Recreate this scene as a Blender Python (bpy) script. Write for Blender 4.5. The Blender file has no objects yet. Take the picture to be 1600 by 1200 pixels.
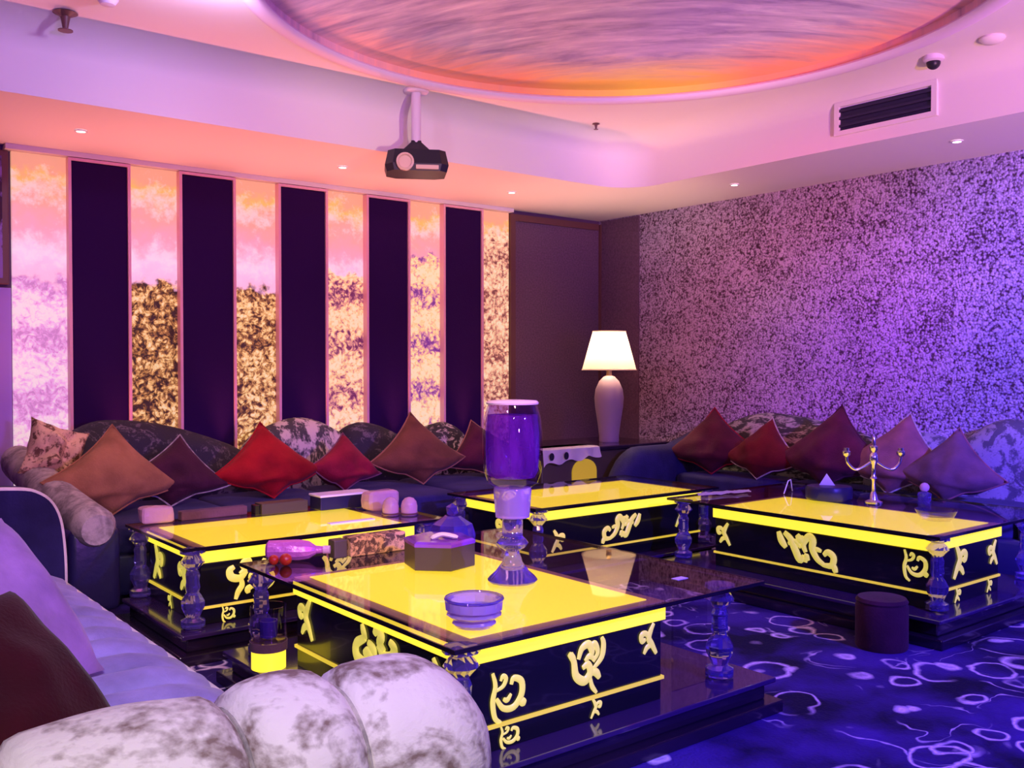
import bpy, bmesh, math, random
from mathutils import Vector, Matrix, noise
random.seed(7)
PI = math.pi
scn = bpy.context.scene
COL = scn.collection

# ------------------------------------------------------------------ materials
def nodemat(name):
    m = bpy.data.materials.new(name); m.use_nodes = True
    nt = m.node_tree; nt.nodes.clear()
    return m, nt, nt.nodes, nt.links
def principled(name, col, rough=.5, metal=0, spec=.5, coat=0, emit=None, es=0, trans=0, ior=1.45, bump=0, bscale=60, sheen=0, vary=0, vscale=8):
    m, nt, N, L = nodemat(name)
    out = N.new('ShaderNodeOutputMaterial'); b = N.new('ShaderNodeBsdfPrincipled')
    L.new(b.outputs[0], out.inputs[0])
    c = (*col, 1)
    b.inputs['Base Color'].default_value = c
    b.inputs['Roughness'].default_value = rough
    b.inputs['Metallic'].default_value = metal
    b.inputs['Specular IOR Level'].default_value = spec
    b.inputs['Coat Weight'].default_value = coat
    b.inputs['Transmission Weight'].default_value = trans
    b.inputs['IOR'].default_value = ior
    b.inputs['Sheen Weight'].default_value = sheen
    if emit:
        b.inputs['Emission Color'].default_value = (*emit, 1); b.inputs['Emission Strength'].default_value = es
    if bump or vary:
        tc = N.new('ShaderNodeTexCoord'); nz = N.new('ShaderNodeTexNoise')
        nz.inputs['Scale'].default_value = bscale; nz.inputs['Detail'].default_value = 4
        L.new(tc.outputs['Object'], nz.inputs['Vector'])
        if bump:
            bp = N.new('ShaderNodeBump'); bp.inputs['Strength'].default_value = bump; bp.inputs['Distance'].default_value = .01
            L.new(nz.outputs['Fac'], bp.inputs['Height']); L.new(bp.outputs[0], b.inputs['Normal'])
        if vary:
            n2 = N.new('ShaderNodeTexNoise'); n2.inputs['Scale'].default_value = vscale; n2.inputs['Detail'].default_value = 5
            L.new(tc.outputs['Object'], n2.inputs['Vector'])
            mx = ramp(N, L, n2.outputs['Fac'], [(.3, tuple(x*(1-vary) for x in col)), (.7, tuple(min(1, x*(1+vary)) for x in col))])
            L.new(mx, b.inputs['Base Color'])
    return m
def ramp(N, L, fac, stops, interp='LINEAR'):
    r = N.new('ShaderNodeValToRGB'); cr = r.color_ramp; cr.interpolation = interp
    while len(cr.elements) < len(stops): cr.elements.new(.5)
    for e, (p, c) in zip(cr.elements, stops):
        e.position = p; e.color = (*c, 1) if len(c) == 3 else c
    L.new(fac, r.inputs[0]); return r.outputs[0]
def math_(N, L, op, a, b=None, c=None, clamp=False):
    n = N.new('ShaderNodeMath'); n.operation = op; n.use_clamp = clamp
    for i, v in enumerate((a, b, c)):
        if v is None: continue
        if isinstance(v, (int, float)): n.inputs[i].default_value = v
        else: L.new(v, n.inputs[i])
    return n.outputs[0]
def mixc(N, L, fac, a, b, mode='MIX'):
    n = N.new('ShaderNodeMix'); n.data_type = 'RGBA'; n.blend_type = mode
    for i, v in ((0, fac), (6, a), (7, b)):
        if isinstance(v, (int, float)): n.inputs[i].default_value = v
        elif isinstance(v, tuple): n.inputs[i].default_value = (*v, 1) if len(v) == 3 else v
        else: L.new(v, n.inputs[i])
    return n.outputs[2]
def tex(N, L, kind, vec, **kw):
    n = N.new('ShaderNodeTex' + kind)
    for k, v in kw.items():
        if k in ('feature', 'distance', 'wave_type', 'bands_direction', 'noise_dimensions'): setattr(n, k, v)
        else: n.inputs[k].default_value = v
    L.new(vec, n.inputs['Vector']); return n
def mapping(N, L, vec, loc=(0, 0, 0), rot=(0, 0, 0), sc=(1, 1, 1)):
    n = N.new('ShaderNodeMapping'); n.inputs[1].default_value = loc; n.inputs[2].default_value = rot; n.inputs[3].default_value = sc
    L.new(vec, n.inputs[0]); return n.outputs[0]

def damask(name, dark, light, scale=7, thr=.5, soft=.06, bump=.3, rough=.75, sheen=.0, stretch=(1, 1, 1)):
    """upholstery with an irregular light and dark woven pattern"""
    m, nt, N, L = nodemat(name)
    out = N.new('ShaderNodeOutputMaterial'); b = N.new('ShaderNodeBsdfPrincipled'); L.new(b.outputs[0], out.inputs[0])
    tc = N.new('ShaderNodeTexCoord'); v = mapping(N, L, tc.outputs['Object'], sc=stretch)
    n1 = tex(N, L, 'Noise', v, Scale=scale, Detail=5, Distortion=1.6)
    n2 = tex(N, L, 'Noise', v, Scale=scale*9, Detail=3)
    f = math_(N, L, 'MULTIPLY_ADD', n2.outputs['Fac'], .35, n1.outputs['Fac'])
    f = math_(N, L, 'SUBTRACT', f, .17)
    c = ramp(N, L, f, [(thr-soft, dark), (thr+soft, light)])
    L.new(c, b.inputs['Base Color']); b.inputs['Roughness'].default_value = rough; b.inputs['Sheen Weight'].default_value = sheen
    bp = N.new('ShaderNodeBump'); bp.inputs['Strength'].default_value = bump; bp.inputs['Distance'].default_value = .008
    L.new(n2.outputs['Fac'], bp.inputs['Height']); L.new(bp.outputs[0], b.inputs['Normal'])
    return m

def velvet(name, col, rough=.75, sheen=.06):
    m = principled(name, col, rough=rough, sheen=sheen, bump=.25, bscale=90, vary=.3, vscale=6, spec=.15)
    return m

def archglass(name, tint=(1, 1, 1), refl=.9):
    m, nt, N, L = nodemat(name)
    out = N.new('ShaderNodeOutputMaterial'); mx = N.new('ShaderNodeMixShader'); t = N.new('ShaderNodeBsdfTransparent'); g = N.new('ShaderNodeBsdfGlossy')
    t.inputs[0].default_value = (*tint, 1); g.inputs['Roughness'].default_value = .03; g.inputs[0].default_value = (refl, refl, refl, 1)
    fr = N.new('ShaderNodeFresnel'); fr.inputs[0].default_value = 1.5
    gg = N.new('ShaderNodeNewGeometry'); ff = math_(N, L, 'MULTIPLY', fr.outputs[0], math_(N, L, 'SUBTRACT', 1, gg.outputs['Backfacing']))
    L.new(ff, mx.inputs[0]); L.new(t.outputs[0], mx.inputs[1]); L.new(g.outputs[0], mx.inputs[2]); L.new(mx.outputs[0], out.inputs[0])
    return m

def murky(name, tint, body, k):
    """half clear coloured liquid"""
    m, nt, N, L = nodemat(name)
    out = N.new('ShaderNodeOutputMaterial'); mx = N.new('ShaderNodeMixShader'); t = N.new('ShaderNodeBsdfTransparent'); g = N.new('ShaderNodeBsdfDiffuse')
    t.inputs[0].default_value = (*tint, 1); tc = N.new('ShaderNodeTexCoord')
    nz = tex(N, L, 'Noise', mapping(N, L, tc.outputs['Object'], sc=(1, 1, .25)), Scale=22, Detail=4)
    L.new(ramp(N, L, nz.outputs['Fac'], [(.3, tuple(c*.6 for c in body)), (.7, tuple(min(1, c*1.6) for c in body))]), g.inputs[0])
    mx.inputs[0].default_value = k
    L.new(t.outputs[0], mx.inputs[1]); L.new(g.outputs[0], mx.inputs[2]); L.new(mx.outputs[0], out.inputs[0])
    return m

def mat_wallpaper(name, a, b_, scale=34):
    m, nt, N, L = nodemat(name)
    out = N.new('ShaderNodeOutputMaterial'); b = N.new('ShaderNodeBsdfPrincipled'); L.new(b.outputs[0], out.inputs[0])
    tc = N.new('ShaderNodeTexCoord'); v = tc.outputs['Object']
    vo = tex(N, L, 'Voronoi', v, Scale=scale, Randomness=1.0)
    n1 = tex(N, L, 'Noise', v, Scale=scale*.55, Detail=5, Roughness=.7, Distortion=.6)
    n2 = tex(N, L, 'Noise', v, Scale=3, Detail=5)
    f = math_(N, L, 'MULTIPLY_ADD', vo.outputs['Distance'], -.45, n1.outputs['Fac'])
    f = math_(N, L, 'MULTIPLY_ADD', n2.outputs['Fac'], .25, f)
    c = ramp(N, L, f, [(.22, a), (.52, b_)])
    L.new(c, b.inputs['Base Color']); b.inputs['Roughness'].default_value = .45; b.inputs['Specular IOR Level'].default_value = .4
    bp = N.new('ShaderNodeBump'); bp.inputs['Strength'].default_value = .8; bp.inputs['Distance'].default_value = .02
    L.new(f, bp.inputs['Height']); L.new(bp.outputs[0], b.inputs['Normal'])
    return m

def mat_carpet():
    m, nt, N, L = nodemat('carpet_rings')
    out = N.new('ShaderNodeOutputMaterial'); b = N.new('ShaderNodeBsdfPrincipled'); L.new(b.outputs[0], out.inputs[0])
    tc = N.new('ShaderNodeTexCoord'); v0 = tc.outputs['Object']
    wob = tex(N, L, 'Noise', v0, Scale=3.2, Detail=3)
    va = N.new('ShaderNodeVectorMath'); va.operation = 'MULTIPLY_ADD'
    L.new(wob.outputs['Color'], va.inputs[0]); va.inputs[1].default_value = (.22, .22, 0); L.new(v0, va.inputs[2])
    v = va.outputs[0]
    tot = None
    for sc, r, w, off in ((1.9, .30, .026, 0), (2.7, .27, .032, 3.3), (4.2, .27, .05, 7.7)):
        mv = mapping(N, L, v, loc=(off, off*1.7, 0), sc=(1, 1, 0))
        vo = tex(N, L, 'Voronoi', mv, Scale=sc, Randomness=.95)
        d = math_(N, L, 'ABSOLUTE', math_(N, L, 'SUBTRACT', vo.outputs['Distance'], r))
        ring = math_(N, L, 'SUBTRACT', 1, math_(N, L, 'DIVIDE', d, w), clamp=True)
        nz = tex(N, L, 'Noise', mv, Scale=2.6, Detail=2)
        msk = math_(N, L, 'MULTIPLY', math_(N, L, 'SUBTRACT', nz.outputs['Fac'], .36), 9, clamp=True)
        ring = math_(N, L, 'MULTIPLY', ring, msk)
        tot = ring if tot is None else math_(N, L, 'MAXIMUM', tot, ring)
    fl = tex(N, L, 'Noise', v, Scale=2.4, Detail=2, Distortion=.8)
    fd = math_(N, L, 'ABSOLUTE', math_(N, L, 'SUBTRACT', fl.outputs['Fac'], .5))
    fil = math_(N, L, 'SUBTRACT', 1, math_(N, L, 'DIVIDE', fd, .010), clamp=True)
    fm = tex(N, L, 'Noise', mapping(N, L, v, loc=(9, 4, 0)), Scale=3.3, Detail=2)
    fil = math_(N, L, 'MULTIPLY', fil, math_(N, L, 'MULTIPLY', math_(N, L, 'SUBTRACT', fm.outputs['Fac'], .50), 8, clamp=True))
    tot = math_(N, L, 'MAXIMUM', tot, math_(N, L, 'MULTIPLY', fil, .8))
    pile = tex(N, L, 'Noise', v0, Scale=70, Detail=3)
    tot = math_(N, L, 'MULTIPLY', tot, math_(N, L, 'MULTIPLY_ADD', pile.outputs['Fac'], .9, .35), clamp=True)
    big = tex(N, L, 'Noise', v, Scale=2.2, Detail=5)
    base = ramp(N, L, big.outputs['Fac'], [(.38, (.006, .004, .03)), (.62, (.055, .025, .22))])
    c = mixc(N, L, tot, base, (1, .88, .98))
    L.new(c, b.inputs['Base Color']); b.inputs['Roughness'].default_value = .85; b.inputs['Specular IOR Level'].default_value = .15
    bp = N.new('ShaderNodeBump'); bp.inputs['Strength'].default_value = .5; bp.inputs['Distance'].default_value = .01
    L.new(pile.outputs['Fac'], bp.inputs['Height']); L.new(bp.outputs[0], b.inputs['Normal'])
    return m

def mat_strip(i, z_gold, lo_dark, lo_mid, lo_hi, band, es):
    """strip with added emission: smooth rosy onyx on top, gilded flower relief under z_gold"""
    m, nt, N, L = nodemat('glowing_strip_%d' % i)
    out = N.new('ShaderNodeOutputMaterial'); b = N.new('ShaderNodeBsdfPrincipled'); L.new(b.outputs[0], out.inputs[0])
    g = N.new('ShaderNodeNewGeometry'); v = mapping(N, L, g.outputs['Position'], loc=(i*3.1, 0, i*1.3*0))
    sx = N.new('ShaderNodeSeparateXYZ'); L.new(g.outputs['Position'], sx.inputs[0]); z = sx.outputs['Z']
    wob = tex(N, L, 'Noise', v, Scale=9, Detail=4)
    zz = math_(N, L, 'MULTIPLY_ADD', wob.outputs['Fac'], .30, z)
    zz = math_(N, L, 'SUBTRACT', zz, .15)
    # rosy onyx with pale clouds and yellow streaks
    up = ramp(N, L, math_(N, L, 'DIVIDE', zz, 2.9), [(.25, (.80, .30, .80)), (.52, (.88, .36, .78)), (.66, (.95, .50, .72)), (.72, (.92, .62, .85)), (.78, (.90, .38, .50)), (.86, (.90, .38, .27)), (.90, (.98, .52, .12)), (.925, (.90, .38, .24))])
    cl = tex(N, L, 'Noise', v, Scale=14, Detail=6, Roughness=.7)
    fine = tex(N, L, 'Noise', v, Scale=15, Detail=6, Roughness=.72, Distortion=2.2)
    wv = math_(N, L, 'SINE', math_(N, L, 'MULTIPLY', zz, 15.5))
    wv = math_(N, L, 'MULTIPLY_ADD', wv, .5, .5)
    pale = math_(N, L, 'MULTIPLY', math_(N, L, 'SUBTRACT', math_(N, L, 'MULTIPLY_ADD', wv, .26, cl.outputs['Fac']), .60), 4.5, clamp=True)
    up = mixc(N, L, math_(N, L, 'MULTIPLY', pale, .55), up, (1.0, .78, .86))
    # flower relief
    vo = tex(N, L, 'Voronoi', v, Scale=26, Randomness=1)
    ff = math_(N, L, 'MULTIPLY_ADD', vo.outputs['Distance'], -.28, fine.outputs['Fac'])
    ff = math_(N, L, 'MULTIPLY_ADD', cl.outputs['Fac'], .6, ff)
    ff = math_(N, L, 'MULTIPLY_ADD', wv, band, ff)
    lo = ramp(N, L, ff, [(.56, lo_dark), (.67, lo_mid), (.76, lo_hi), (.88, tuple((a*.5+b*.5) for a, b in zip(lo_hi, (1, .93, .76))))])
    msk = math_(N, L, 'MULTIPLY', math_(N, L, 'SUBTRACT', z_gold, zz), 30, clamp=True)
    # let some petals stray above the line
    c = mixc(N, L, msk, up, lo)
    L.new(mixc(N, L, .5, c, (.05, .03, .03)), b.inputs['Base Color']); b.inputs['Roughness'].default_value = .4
    L.new(c, b.inputs['Emission Color']); b.inputs['Emission Strength'].default_value = es  # pattern colour also emitted, so the glow is built into the strip
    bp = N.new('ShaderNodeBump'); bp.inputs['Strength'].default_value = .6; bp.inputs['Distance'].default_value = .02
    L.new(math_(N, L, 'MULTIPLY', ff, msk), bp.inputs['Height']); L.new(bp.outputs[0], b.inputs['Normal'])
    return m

DC = (3.453, 3.43); DR = 1.86
def mat_mural():
    m, nt, N, L = nodemat('sunset_mural')
    out = N.new('ShaderNodeOutputMaterial'); b = N.new('ShaderNodeBsdfPrincipled'); L.new(b.outputs[0], out.inputs[0])
    g = N.new('ShaderNodeNewGeometry')
    v = mapping(N, L, g.outputs['Position'], loc=(-DC[0]/DR, -DC[1]/DR, 0), sc=(1/DR, 1/DR, 0))
    s = N.new('ShaderNodeSeparateXYZ'); L.new(v, s.inputs[0])
    # painted horizon lies along the far side of the dome
    ang = math.radians(42); ca, sa = math.cos(ang), math.sin(ang)
    u = math_(N, L, 'ADD', math_(N, L, 'MULTIPLY', s.outputs[0], ca), math_(N, L, 'MULTIPLY', s.outputs[1], sa))
    w = math_(N, L, 'ADD', math_(N, L, 'MULTIPLY', s.outputs[0], -sa), math_(N, L, 'MULTIPLY', s.outputs[1], ca))
    r = math_(N, L, 'SQRT', math_(N, L, 'ADD', math_(N, L, 'MULTIPLY', s.outputs[0], s.outputs[0]), math_(N, L, 'MULTIPLY', s.outputs[1], s.outputs[1])))
    rv = mapping(N, L, v, rot=(0, 0, -ang), sc=(1, 1, 0))
    cv = mapping(N, L, rv, sc=(7, 1.0, 1))
    st = tex(N, L, 'Noise', cv, Scale=2.6, Detail=9, Roughness=.66, Distortion=.5)
    rv2 = mapping(N, L, rv, rot=(0, 0, .7), sc=(7, 1.2, 1))
    st2 = tex(N, L, 'Noise', rv2, Scale=2.6, Detail=7, Roughness=.65, Distortion=.5)
    sky = ramp(N, L, st.outputs['Fac'], [(.34, (.24, .16, .30)), (.46, (.50, .36, .52)), (.56, (.66, .48, .62)), (.66, (.95, .80, .82))])
    sky2 = ramp(N, L, st2.outputs['Fac'], [(.38, (.30, .22, .44)), (.62, (.85, .66, .74))])
    sky = mixc(N, L, .45, sky, sky2)
    glow = math_(N, L, 'ADD', math_(N, L, 'MULTIPLY', r, .9), math_(N, L, 'MULTIPLY', u, .18))
    glow = math_(N, L, 'MULTIPLY_ADD', st.outputs['Fac'], .30, glow)
    gm = math_(N, L, 'MULTIPLY', math_(N, L, 'SUBTRACT', glow, .98), 5, clamp=True)
    aw = math_(N, L, 'ABSOLUTE', math_(N, L, 'SUBTRACT', w, .02))
    hot = ramp(N, L, aw, [(.0, (1, .72, .06)), (.22, (1, .58, .08)), (.42, (1, .36, .16)), (.8, (1, .42, .28)), (1, (.9, .42, .5))])
    side = math_(N, L, 'MULTIPLY', math_(N, L, 'ADD', u, .25), 2.5, clamp=True)
    c = mixc(N, L, math_(N, L, 'MULTIPLY', gm, math_(N, L, 'MULTIPLY', side, .95)), sky, hot)
    L.new(c, b.inputs['Base Color']); b.inputs['Roughness'].default_value = .6
    return m

M = {}
M['plaster'] = principled('ceiling_plaster', (.80, .72, .74), rough=.75, spec=.2)
M['rim'] = principled('dome_rim_paint', (.80, .62, .80), rough=.5)
M['wall_side'] = principled('plain_wall', (.10, .05, .12), rough=.8)
M['wall_corner'] = principled('corner_wallpaper', (.13, .070, .125), rough=.6, bump=.5, bscale=70, vary=.25, vscale=60)
M['wall_sparkle'] = mat_wallpaper('sparkle_wallpaper', (.055, .018, .050), (.56, .47, .66), scale=58)
M['carpet'] = mat_carpet()
M['purple_panel'] = principled('aubergine_velvet_panel', (.022, .004, .060), rough=.9, spec=.1, bump=.15, bscale=120)
M['panel_edge'] = principled('rosy_panel_edge', (.85, .45, .55), rough=.4)
M['brown_frame'] = principled('brown_frame', (.13, .05, .05), rough=.45)
M['mural'] = mat_mural()
M['lacquer'] = principled('black_lacquer', (.006, .005, .010), rough=.22, coat=.3)
M['plinth'] = principled('dark_plinth_gloss', (.016, .008, .022), rough=.18, coat=.3)
M['shelf'] = principled('violet_black_shelf', (.035, .014, .075), rough=.12, coat=.4)
M['yellow_glow'] = principled('yellow_lit_panel', (.8, .6, .05), rough=.3, emit=(1, .78, .025), es=1.3)
M['yellow_edge'] = principled('yellow_lit_band', (.8, .6, .04), rough=.3, emit=(1, .78, .04), es=1.15)
M['tan_trim'] = principled('tan_trim', (.55, .33, .14), rough=.3)
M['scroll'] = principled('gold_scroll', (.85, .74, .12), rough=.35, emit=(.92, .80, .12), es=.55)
M['gold_line'] = principled('gold_line', (.55, .42, .05), rough=.3, emit=(1, .72, .05), es=.6)
M['glass_top'] = archglass('table_glass', (.93, .90, .95))
M['glass_clear'] = archglass('clear_glass', (.86, .82, .93))
M['glass_edge'] = principled('dark_glass_edge', (.01, .006, .012), rough=.1)
M['crystal'] = principled('violet_crystal', (.36, .27, .95), rough=.05, trans=.9, ior=1.55, spec=.8)
M['crystal_blue'] = principled('blue_crystal', (.16, .08, .62), rough=.08, trans=.7, ior=1.55, spec=.8)
M['crystal_pink'] = principled('pink_crystal', (.80, .50, .62), rough=.15, trans=.35, ior=1.5, bump=.5, bscale=30)
M['ash'] = principled('violet_cut_glass', (.66, .48, .96), rough=.06, trans=.6, ior=1.5, spec=.9)
M['goblet'] = archglass('purple_glass', (.80, .66, .96))
M['white'] = principled('white_cloth', (.85, .80, .80), rough=.8, bump=.2)
M['white_gloss'] = principled('white_gloss', (.85, .80, .88), rough=.25)
M['cabinet'] = principled('olive_dark_box', (.075, .055, .035), rough=.4)
M['purple_lid'] = principled('purple_gloss_lid', (.22, .05, .50), rough=.15, coat=.4)
M['lampshade'] = None
M['lamp_vase'] = principled('mauve_ceramic', (.32, .22, .30), rough=.45)
M['brass'] = principled('brass', (.7, .5, .25), rough=.3, metal=1)
M['chrome'] = principled('silver_metal', (.80, .76, .82), rough=.18, metal=1)
M['black_plastic'] = principled('black_plastic', (.012, .010, .022), rough=.4)
M['mount_paint'] = principled('mount_white_paint', (.72, .60, .75), rough=.5)
M['lens'] = principled('lens_glass', (.75, .55, .45), rough=.1, coat=.5)
M['vent_dark'] = principled('vent_dark', (.02, .012, .05), rough=.5)
M['down_em'] = principled('downlight_emitter', (1, .9, .8), emit=(1, .9, .78), es=6)
M['light_case'] = principled('stage_light_case', (.02, .02, .03), rough=.4)
M['light_lens'] = principled('stage_light_lens', (.7, .8, 1), emit=(.75, .75, 1), es=30)
M['navy'] = velvet('navy_velvet', (.022, .018, .085))
M['navy_leather'] = principled('navy_leather', (.015, .012, .065), rough=.35, bump=.2, bscale=25)
M['navy_damask'] = damask('navy_damask', (.014, .012, .030), (.13, .11, .14), scale=9, thr=.62)
M['bw_damask'] = damask('black_silver_damask', (.018, .016, .020), (.52, .46, .38), scale=13, thr=.58)
M['stripe_damask'] = damask('grey_cream_damask', (.055, .055, .06), (.68, .62, .52), scale=5.5, thr=.50, stretch=(1.6, 1, .7))
M['green_damask'] = damask('dark_green_silver_damask', (.030, .034, .034), (.36, .36, .32), scale=6, thr=.56, stretch=(1, .7, 2))
M['grey_blue'] = damask('grey_blue_brocade', (.08, .075, .11), (.30, .27, .34), scale=8, thr=.5)
M['cream_damask'] = damask('cream_damask', (.22, .15, .13), (.82, .75, .73), scale=4.5, thr=.44, soft=.10, bump=.5, stretch=(1, 1, 1.5))
M['cream_plain'] = velvet('cream_piping', (.75, .70, .66))
M['grey_velvet'] = damask('grey_velvet', (.20, .18, .17), (.52, .47, .43), scale=6, thr=.5, soft=.15)
M['lavender'] = velvet('lavender_velvet', (.34, .28, .62), sheen=.15)
M['violet'] = velvet('violet_velvet', (.40, .20, .55), sheen=.15)
M['maroon'] = velvet('maroon_velvet', (.040, .002, .007))
M['tan'] = velvet('tan_velvet', (.34, .16, .075))
M['beige_crumple'] = damask('beige_ruffle', (.14, .07, .04), (.72, .52, .32), scale=10, thr=.46)
M['plum'] = velvet('plum_velvet', (.055, .012, .030))
M['red'] = velvet('red_velvet', (.34, .008, .012))
M['crimson'] = velvet('crimson_velvet', (.26, .010, .030))
M['brown'] = velvet('brown_velvet', (.16, .06, .030))
M['dkmaroon'] = velvet('dark_maroon_velvet', (.075, .010, .026))
M['dkred'] = velvet('dark_red_velvet', (.12, .008, .012))
M['mauve'] = velvet('mauve_velvet', (.22, .085, .10))
M['mauve_dark'] = velvet('dusty_mauve_velvet', (.13, .06, .09))
M['amber'] = principled('amber_beads', (.35, .02, .008), rough=.15, coat=.5)
M['bottle'] = principled('purple_foil', (.55, .14, .50), rough=.22, metal=.3, bump=.5, bscale=40)
M['gold_box'] = damask('gold_patterned_paper', (.10, .05, .03), (.70, .42, .20), scale=22, thr=.5)
M['red_box'] = damask('red_brown_label', (.05, .01, .02), (.40, .10, .08), scale=14, thr=.52)
M['paper'] = principled('paper', (.85, .82, .88), rough=.6)
M['art'] = damask('abstract_print', (.05, .015, .05), (.28, .18, .55), scale=3.2, thr=.55)
M['wall_left_strip'] = principled('violet_wall', (.42, .25, .75), rough=.6)

def shade_mat():
    m, nt, N, L = nodemat('lampshade_linen')
    out = N.new('ShaderNodeOutputMaterial'); d = N.new('ShaderNodeBsdfDiffuse'); t = N.new('ShaderNodeBsdfTranslucent'); mx = N.new('ShaderNodeMixShader')
    d.inputs[0].default_value = (.85, .74, .62, 1); t.inputs[0].default_value = (.9, .72, .55, 1); mx.inputs[0].default_value = .32
    L.new(d.outputs[0], mx.inputs[1]); L.new(t.outputs[0], mx.inputs[2]); L.new(mx.outputs[0], out.inputs[0]); return m
M['lampshade'] = shade_mat()
M['bulb'] = principled('bulb_glow', (1, .9, .7), emit=(1, .82, .6), es=12)

# ------------------------------------------------------------------ object helpers
def wloc(o):
    v = Vector((0, 0, 0))
    while o is not None:
        v += Vector(o.location); o = o.parent
    return v
def tag(o, label=None, cat=None, group=None, kind=None):
    if label: o['label'] = label
    if cat: o['category'] = cat
    if group: o['group'] = group
    if kind: o['kind'] = kind
    return o
def thing(name, label, cat, loc=(0, 0, 0), group=None):
    o = bpy.data.objects.new(name, None); COL.objects.link(o); o.location = loc; o.empty_display_size = .1
    return tag(o, label, cat, group)
def build(name, bm, mat, parent=None, smooth=False, loc=None, label=None, recalc=True):
    """link bm (world coordinates) as one mesh object; the origin goes to loc or to the parent's"""
    if recalc: bmesh.ops.recalc_face_normals(bm, faces=bm.faces[:])
    o0 = Vector(loc) if loc else (wloc(parent) if parent else Vector((0, 0, 0)))
    for v in bm.verts: v.co -= o0
    me = bpy.data.meshes.new(name)
    if smooth:
        for f in bm.faces: f.smooth = True
    bm.to_mesh(me); bm.free()
    for mm in (mat if isinstance(mat, (list, tuple)) else [mat]): me.materials.append(mm)
    if smooth:
        try: me.set_sharp_from_angle(angle=math.radians(smooth if smooth is not True else 50))
        except Exception: pass
    o = bpy.data.objects.new(name, me); COL.objects.link(o)
    o.parent = parent
    o.location = (o0 - (wloc(parent) if parent else Vector((0, 0, 0))))
    if label: o['label'] = label
    return o
def B(): return bmesh.new()
def box(bm, x0, x1, y0, y1, z0, z1, bev=0, seg=2):
    r = bmesh.ops.create_cube(bm, size=1)
    vs = r['verts']
    for v in vs:
        v.co = Vector(((x0+x1)/2 + v.co.x*(x1-x0), (y0+y1)/2 + v.co.y*(y1-y0), (z0+z1)/2 + v.co.z*(z1-z0)))
    if bev:
        es = list({e for v in vs for e in v.link_edges})
        bmesh.ops.bevel(bm, geom=es, offset=bev, segments=seg, profile=.5, affect='EDGES')
    return bm
def lathe(bm, prof, c=(0, 0, 0), n=32, cap=True, sides=None, rot=0, mat=None):
    """prof: list of (r, z)"""
    n = sides or n; rings = []
    T = mat or Matrix.Identity(4)
    for r, z in prof:
        rings.append([bm.verts.new(Vector(c) + (T @ Vector((r*math.cos(2*PI*k/n+rot), r*math.sin(2*PI*k/n+rot), z)))) for k in range(n)])
    for a, b in zip(rings, rings[1:]):
        for k in range(n): bm.faces.new((a[k], a[(k+1) % n], b[(k+1) % n], b[k]))
    if cap:
        bm.faces.new(rings[0][::-1]); bm.faces.new(rings[-1])
    return bm
def tube(bm, pts, rad, n=10, flat=None, closed=False):
    """swept tube through pts; rad a number or list; flat=(axis, factor) squashes along a world axis"""
    pts = [Vector(p) for p in pts]; m = len(pts)
    rads = rad if isinstance(rad, (list, tuple)) else [rad]*m
    up = Vector((0, 0, 1)); rings = []; prev = None
    for i, p in enumerate(pts):
        if closed: t = pts[(i+1) % m] - pts[i-1]
        else: t = pts[min(i+1, m-1)] - pts[max(i-1, 0)]
        t.normalize()
        if prev is None:
            a = t.cross(up)
            if a.length < 1e-3: a = t.cross(Vector((1, 0, 0)))
        else:
            a = prev - t*prev.dot(t)
        a.normalize(); prev = a; b = t.cross(a)
        ring = []
        for k in range(n):
            th = 2*PI*k/n
            d = (a*math.cos(th) + b*math.sin(th))*rads[i]
            if flat: d[flat[0]] *= flat[1]
            ring.append(bm.verts.new(p+d))
        rings.append(ring)
    for i in range(m if closed else m-1):
        a, b = rings[i], rings[(i+1) % m]
        for k in range(n): bm.faces.new((a[k], a[(k+1) % n], b[(k+1) % n], b[k]))
    if not closed:
        bm.faces.new(rings[0][::-1]); bm.faces.new(rings[-1])
    return bm
def crom(P, n=8):
    P = [Vector(p) for p in P]; Q = [P[0]*2-P[1]] + P + [P[-1]*2-P[-2]]; out = []
    for i in range(1, len(Q)-2):
        for k in range(n):
            t = k/n; a, b, c, d = Q[i-1:i+3]
            out.append(.5*((2*b)+(c-a)*t+(2*a-5*b+4*c-d)*t*t+(3*b-a-3*c+d)*t**3))
    out.append(P[-1]); return out
def ball(bm, c, r, sx=1, sy=1, sz=1, sub=2):
    g = bmesh.ops.create_icosphere(bm, subdivisions=sub, radius=r)
    for v in g['verts']: v.co = Vector(c) + Vector((v.co.x*sx, v.co.y*sy, v.co.z*sz))
    return bm
def soft(bm, x0, x1, y0, y1, z0, z1, e=.35, nu=28, nv=20, wob=0, seed=0):
    """soft rounded block (superellipsoid)"""
    c = Vector(((x0+x1)/2, (y0+y1)/2, (z0+z1)/2)); a, b, d = (x1-x0)/2, (y1-y0)/2, (z1-z0)/2
    sp = lambda t: math.copysign(abs(t)**e, t)
    rings = []
    for j in range(1, nv):
        ph = -PI/2 + PI*j/nv; ring = []
        for k in range(nu):
            th = 2*PI*k/nu
            p = Vector((a*sp(math.cos(ph))*sp(math.cos(th)), b*sp(math.cos(ph))*sp(math.sin(th)), d*sp(math.sin(ph))))
            if wob: p += p.normalized()*wob*noise.noise((c+p)*5 + Vector((seed, 0, 0)))
            ring.append(bm.verts.new(c+p))
        rings.append(ring)
    for r, s in zip(rings, rings[1:]):
        for k in range(nu): bm.faces.new((r[k], r[(k+1) % nu], s[(k+1) % nu], s[k]))
    lo = bm.verts.new(c-Vector((0, 0, d))); hi = bm.verts.new(c+Vector((0, 0, d)))
    for k in range(nu):
        bm.faces.new((lo, rings[0][(k+1) % nu], rings[0][k])); bm.faces.new((hi, rings[-1][k], rings[-1][(k+1) % nu]))
    return bm
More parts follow.
